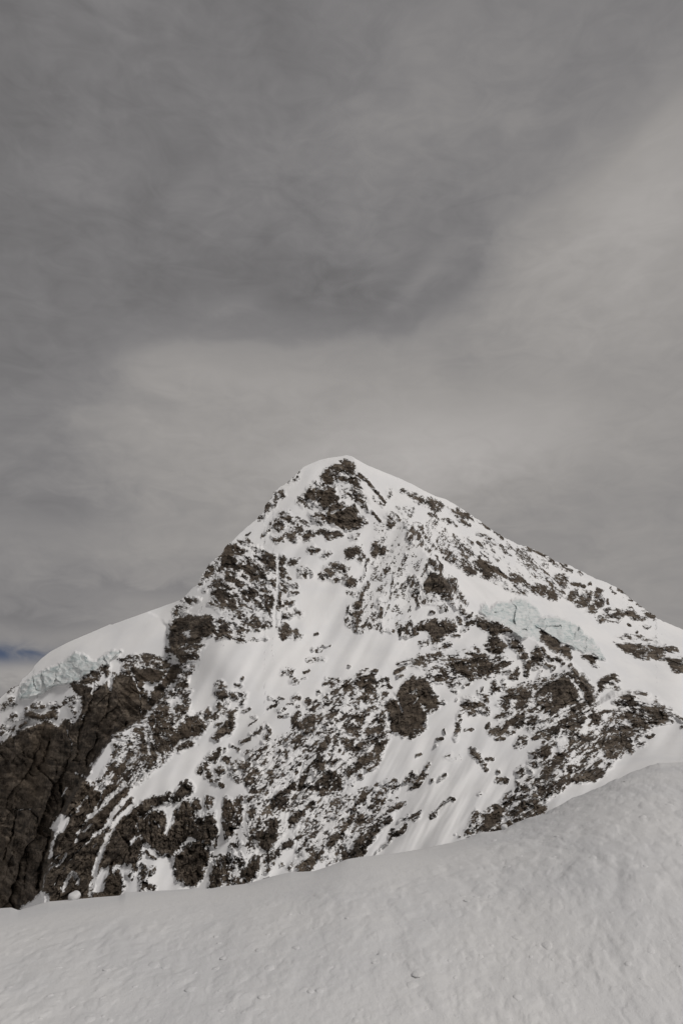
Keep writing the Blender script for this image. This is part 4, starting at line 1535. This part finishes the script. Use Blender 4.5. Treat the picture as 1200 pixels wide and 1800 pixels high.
# ------------------------------------------------------------------ the snow-filled basin far below, out to the horizon
gx = np.concatenate([-np.geomspace(40000, 300, 22), np.linspace(-250, 250, 9), np.geomspace(300, 40000, 22)])
GX, GY = np.meshgrid(gx, gx + 600.0)
GZ = -640 + 14 * perlin(GX / 700, GY / 700, 800)
gv = np.stack([GX.ravel(), GY.ravel(), GZ.ravel()], 1)
gg = np.arange(gv.shape[0]).reshape(GX.shape)
gq = np.stack([gg[:-1, :-1], gg[:-1, 1:], gg[1:, 1:], gg[1:, :-1]], -1).reshape(-1, 4)
basin = link(bpy.data.objects.new("ground", mesh_from("ground", gv, gq, MS)))
basin['kind'] = 'structure'
basin['label'] = 'snow-filled valley floor far below the slope'
basin['category'] = 'ground'

# ------------------------------------------------------------------ lumps of broken snow
import bmesh
def clod_mesh(seed, subdiv=2, knobbly=0.28):
    rnd = random.Random(seed)
    bm = bmesh.new()
    bmesh.ops.create_icosphere(bm, subdivisions=subdiv, radius=1.0)
    cuts = [(Vector((rnd.gauss(0, 1), rnd.gauss(0, 1), rnd.gauss(0, 1))).normalized(), rnd.uniform(0.55, 0.9)) for _ in range(7)]
    from mathutils import noise as mn
    off = Vector((seed * 3.1, seed * 1.7, 0))
    for vtx in bm.verts:
        p = vtx.co.copy()
        for nrm, d in cuts:
            k = p.dot(nrm) - d
            if k > 0: p -= nrm * k * 0.8
        p *= 1 + knobbly * mn.noise(p * 1.6 + off)
        p.z *= 0.72
        vtx.co = p
    me = bpy.data.meshes.new("snow_clod"); bm.to_mesh(me); bm.free()
    for poly in me.polygons: poly.use_smooth = True
    me.materials.append(MN)
    return me
clods = [clod_mesh(11 + i) for i in range(9)]

def ground_at(a, D):
    a = np.array([a]); D = np.array([D])
    return float((slope_z(a, D) + slope_detail(a * D, D, a, D))[0])

from mathutils import Euler
rnd = random.Random(4)
def bearing(px, py):
    rx, ry, rz = ray(px, py); return rx / ry, -rz / ry

def place(px, py):
    """the point of the slope seen at a photo pixel"""
    a, tau = bearing(px, py)
    Ds = np.geomspace(5, 45, 500); aa = np.full(Ds.shape, a)
    zz = slope_z(aa, Ds)
    i = np.argmax(zz > -tau * Ds) if np.any(zz > -tau * Ds) else None
    t = -zz / Ds
    Dc = slope_params(np.array([a]))[2][0]
    m = Ds <= Dc
    if tau < t[m].min(): return a, Dc
    return a, float(np.interp(tau, t[m][::-1], Ds[m][::-1]))

n_done = 0
while n_done < 150:
    px = rnd.uniform(-30, 1230)
    yc = float(np.interp(px, cr_x, cr_y))
    py = rnd.uniform(yc, 1815)
    smooth_strip = px < 850 and py < yc + 60
    if smooth_strip and rnd.random() < 0.97: continue
    a, D_ = place(px, py)
    size = rnd.choice([8, 9, 10, 10, 11, 12, 14, 16, 20]) * D_ / F_PX * 0.5
    size = min(max(size, 0.03), 0.16)
    o = link(bpy.data.objects.new("snow_clod", clods[n_done % len(clods)]))
    zr = size * 0.35
    o.location = (a * D_, D_, ground_at(a, D_) - zr * rnd.uniform(0.4, 0.75))
    xs_ = a * D_
    gz = lambda x_, y_: float(slope_z(np.array([x_ / y_]), np.array([y_]))[0])
    nrm = Vector((gz(xs_ - .3, D_) - gz(xs_ + .3, D_), gz(xs_, D_ - .3) - gz(xs_, D_ + .3), 0.6)).normalized()
    o.rotation_mode = 'QUATERNION'                    # the lumps lie flat on the slope
    o.rotation_quaternion = nrm.to_track_quat('Z', 'Y') @ Euler((rnd.uniform(-.12, .12), rnd.uniform(-.12, .12), rnd.uniform(0, 6.28))).to_quaternion()
    o.scale = (size * rnd.uniform(.9, 1.4), size * rnd.uniform(.9, 1.3), size * rnd.uniform(.4, .6))
    o['label'] = 'small lump of broken snow half sunk in the foreground slope'
    o['category'] = 'snow clod'
    o['group'] = 'lumps of broken snow on the slope'
    n_done += 1

# single lumps on the skyline of the slope
for px, r_px, lb in [(131, 9.0, 'round snowball sitting on the slope edge before the dark rock wall'),
                     (886, 5.0, 'upright chip of snow on the slope edge under the right-hand buttress')]:
    a, _ = bearing(px, float(np.interp(px, cr_x, cr_y)))
    D_ = float(slope_params(np.array([a]))[2][0]) - 0.5
    s = r_px * D_ / F_PX
    o = link(bpy.data.objects.new("snowball" if r_px > 6 else "snow_chip", clod_mesh(90 + int(px), 3, 0.10)))
    o.location = (a * D_, D_, ground_at(a, D_) + s * 0.55)
    o.scale = (s * 1.12, s * 1.1, s * 1.35)
    o['label'] = lb; o['category'] = 'snow lump'

# finer crumbs, past counting
ico = []
for i in range(3):
    bm = bmesh.new(); bmesh.ops.create_icosphere(bm, subdivisions=1, radius=1.0)
    ico.append((np.array([list(v_.co) for v_ in bm.verts]) * (1 + 0.25 * np.random.default_rng(i).normal(size=(len(bm.verts), 1))),
                np.array([[l.index for l in f_.verts] for f_ in bm.faces]))); bm.free()
nr = np.random.default_rng(12)
M = 2500
pxs = nr.uniform(-60, 1260, M); ycs = np.interp(pxs, cr_x, cr_y)
pys = ycs + (1830 - ycs) * nr.uniform(0, 1, M)
keep = ~((pxs < 860) & (pys < ycs + 55))
pxs = pxs[keep]; pys = pys[keep]
rx, ry, rz = ray(pxs, pys); aa = rx / ry; tt = -rz / ry
Dl = np.full(aa.shape, 5.0); Dh = slope_params(aa)[2] * 1.0
for _ in range(40):
    mid = 0.5 * (Dl + Dh); below = slope_z(aa, mid) / mid < -tt
    Dl = np.where(below, mid, Dl); Dh = np.where(below, Dh, mid)
Dm = 0.5 * (Dl + Dh)
zc = slope_z(aa, Dm) + slope_detail(aa * Dm, Dm, aa, Dm)
vs, fs, base_i = [], [], 0
sz = np.clip(nr.uniform(1.0, 3.0, len(aa)) * Dm / F_PX, 0.008, 0.07)
for i in range(len(aa)):
    tv, tf = ico[i % 3]
    th = nr.uniform(0, 6.28); c_, s_ = math.cos(th), math.sin(th)
    k = sz[i]
    q = tv * k * np.array([1.2, 0.9, 0.75])
    vs.append(np.stack([q[:, 0] * c_ - q[:, 1] * s_ + aa[i] * Dm[i], q[:, 0] * s_ + q[:, 1] * c_ + Dm[i], q[:, 2] + zc[i] - 0.7 * k], 1))
    fs.append(tf + base_i); base_i += len(tv)
me = bpy.data.meshes.new("snow_crumbs")
vs = np.concatenate(vs).astype(np.float32); fs = np.concatenate(fs).astype(np.int32)
me.vertices.add(len(vs)); me.vertices.foreach_set('co', vs.ravel())
me.loops.add(fs.size); me.loops.foreach_set('vertex_index', fs.ravel())
me.polygons.add(len(fs)); me.polygons.foreach_set('loop_start', np.arange(0, fs.size, 3, dtype=np.int32))
me.polygons.foreach_set('loop_total', np.full(len(fs), 3, np.int32))
me.update(calc_edges=True); me.materials.append(MN)
o = link(bpy.data.objects.new("snow_crumbs", me))
o['kind'] = 'stuff'; o['label'] = 'fine crumbs of snow strewn over the foreground slope'; o['category'] = 'snow'
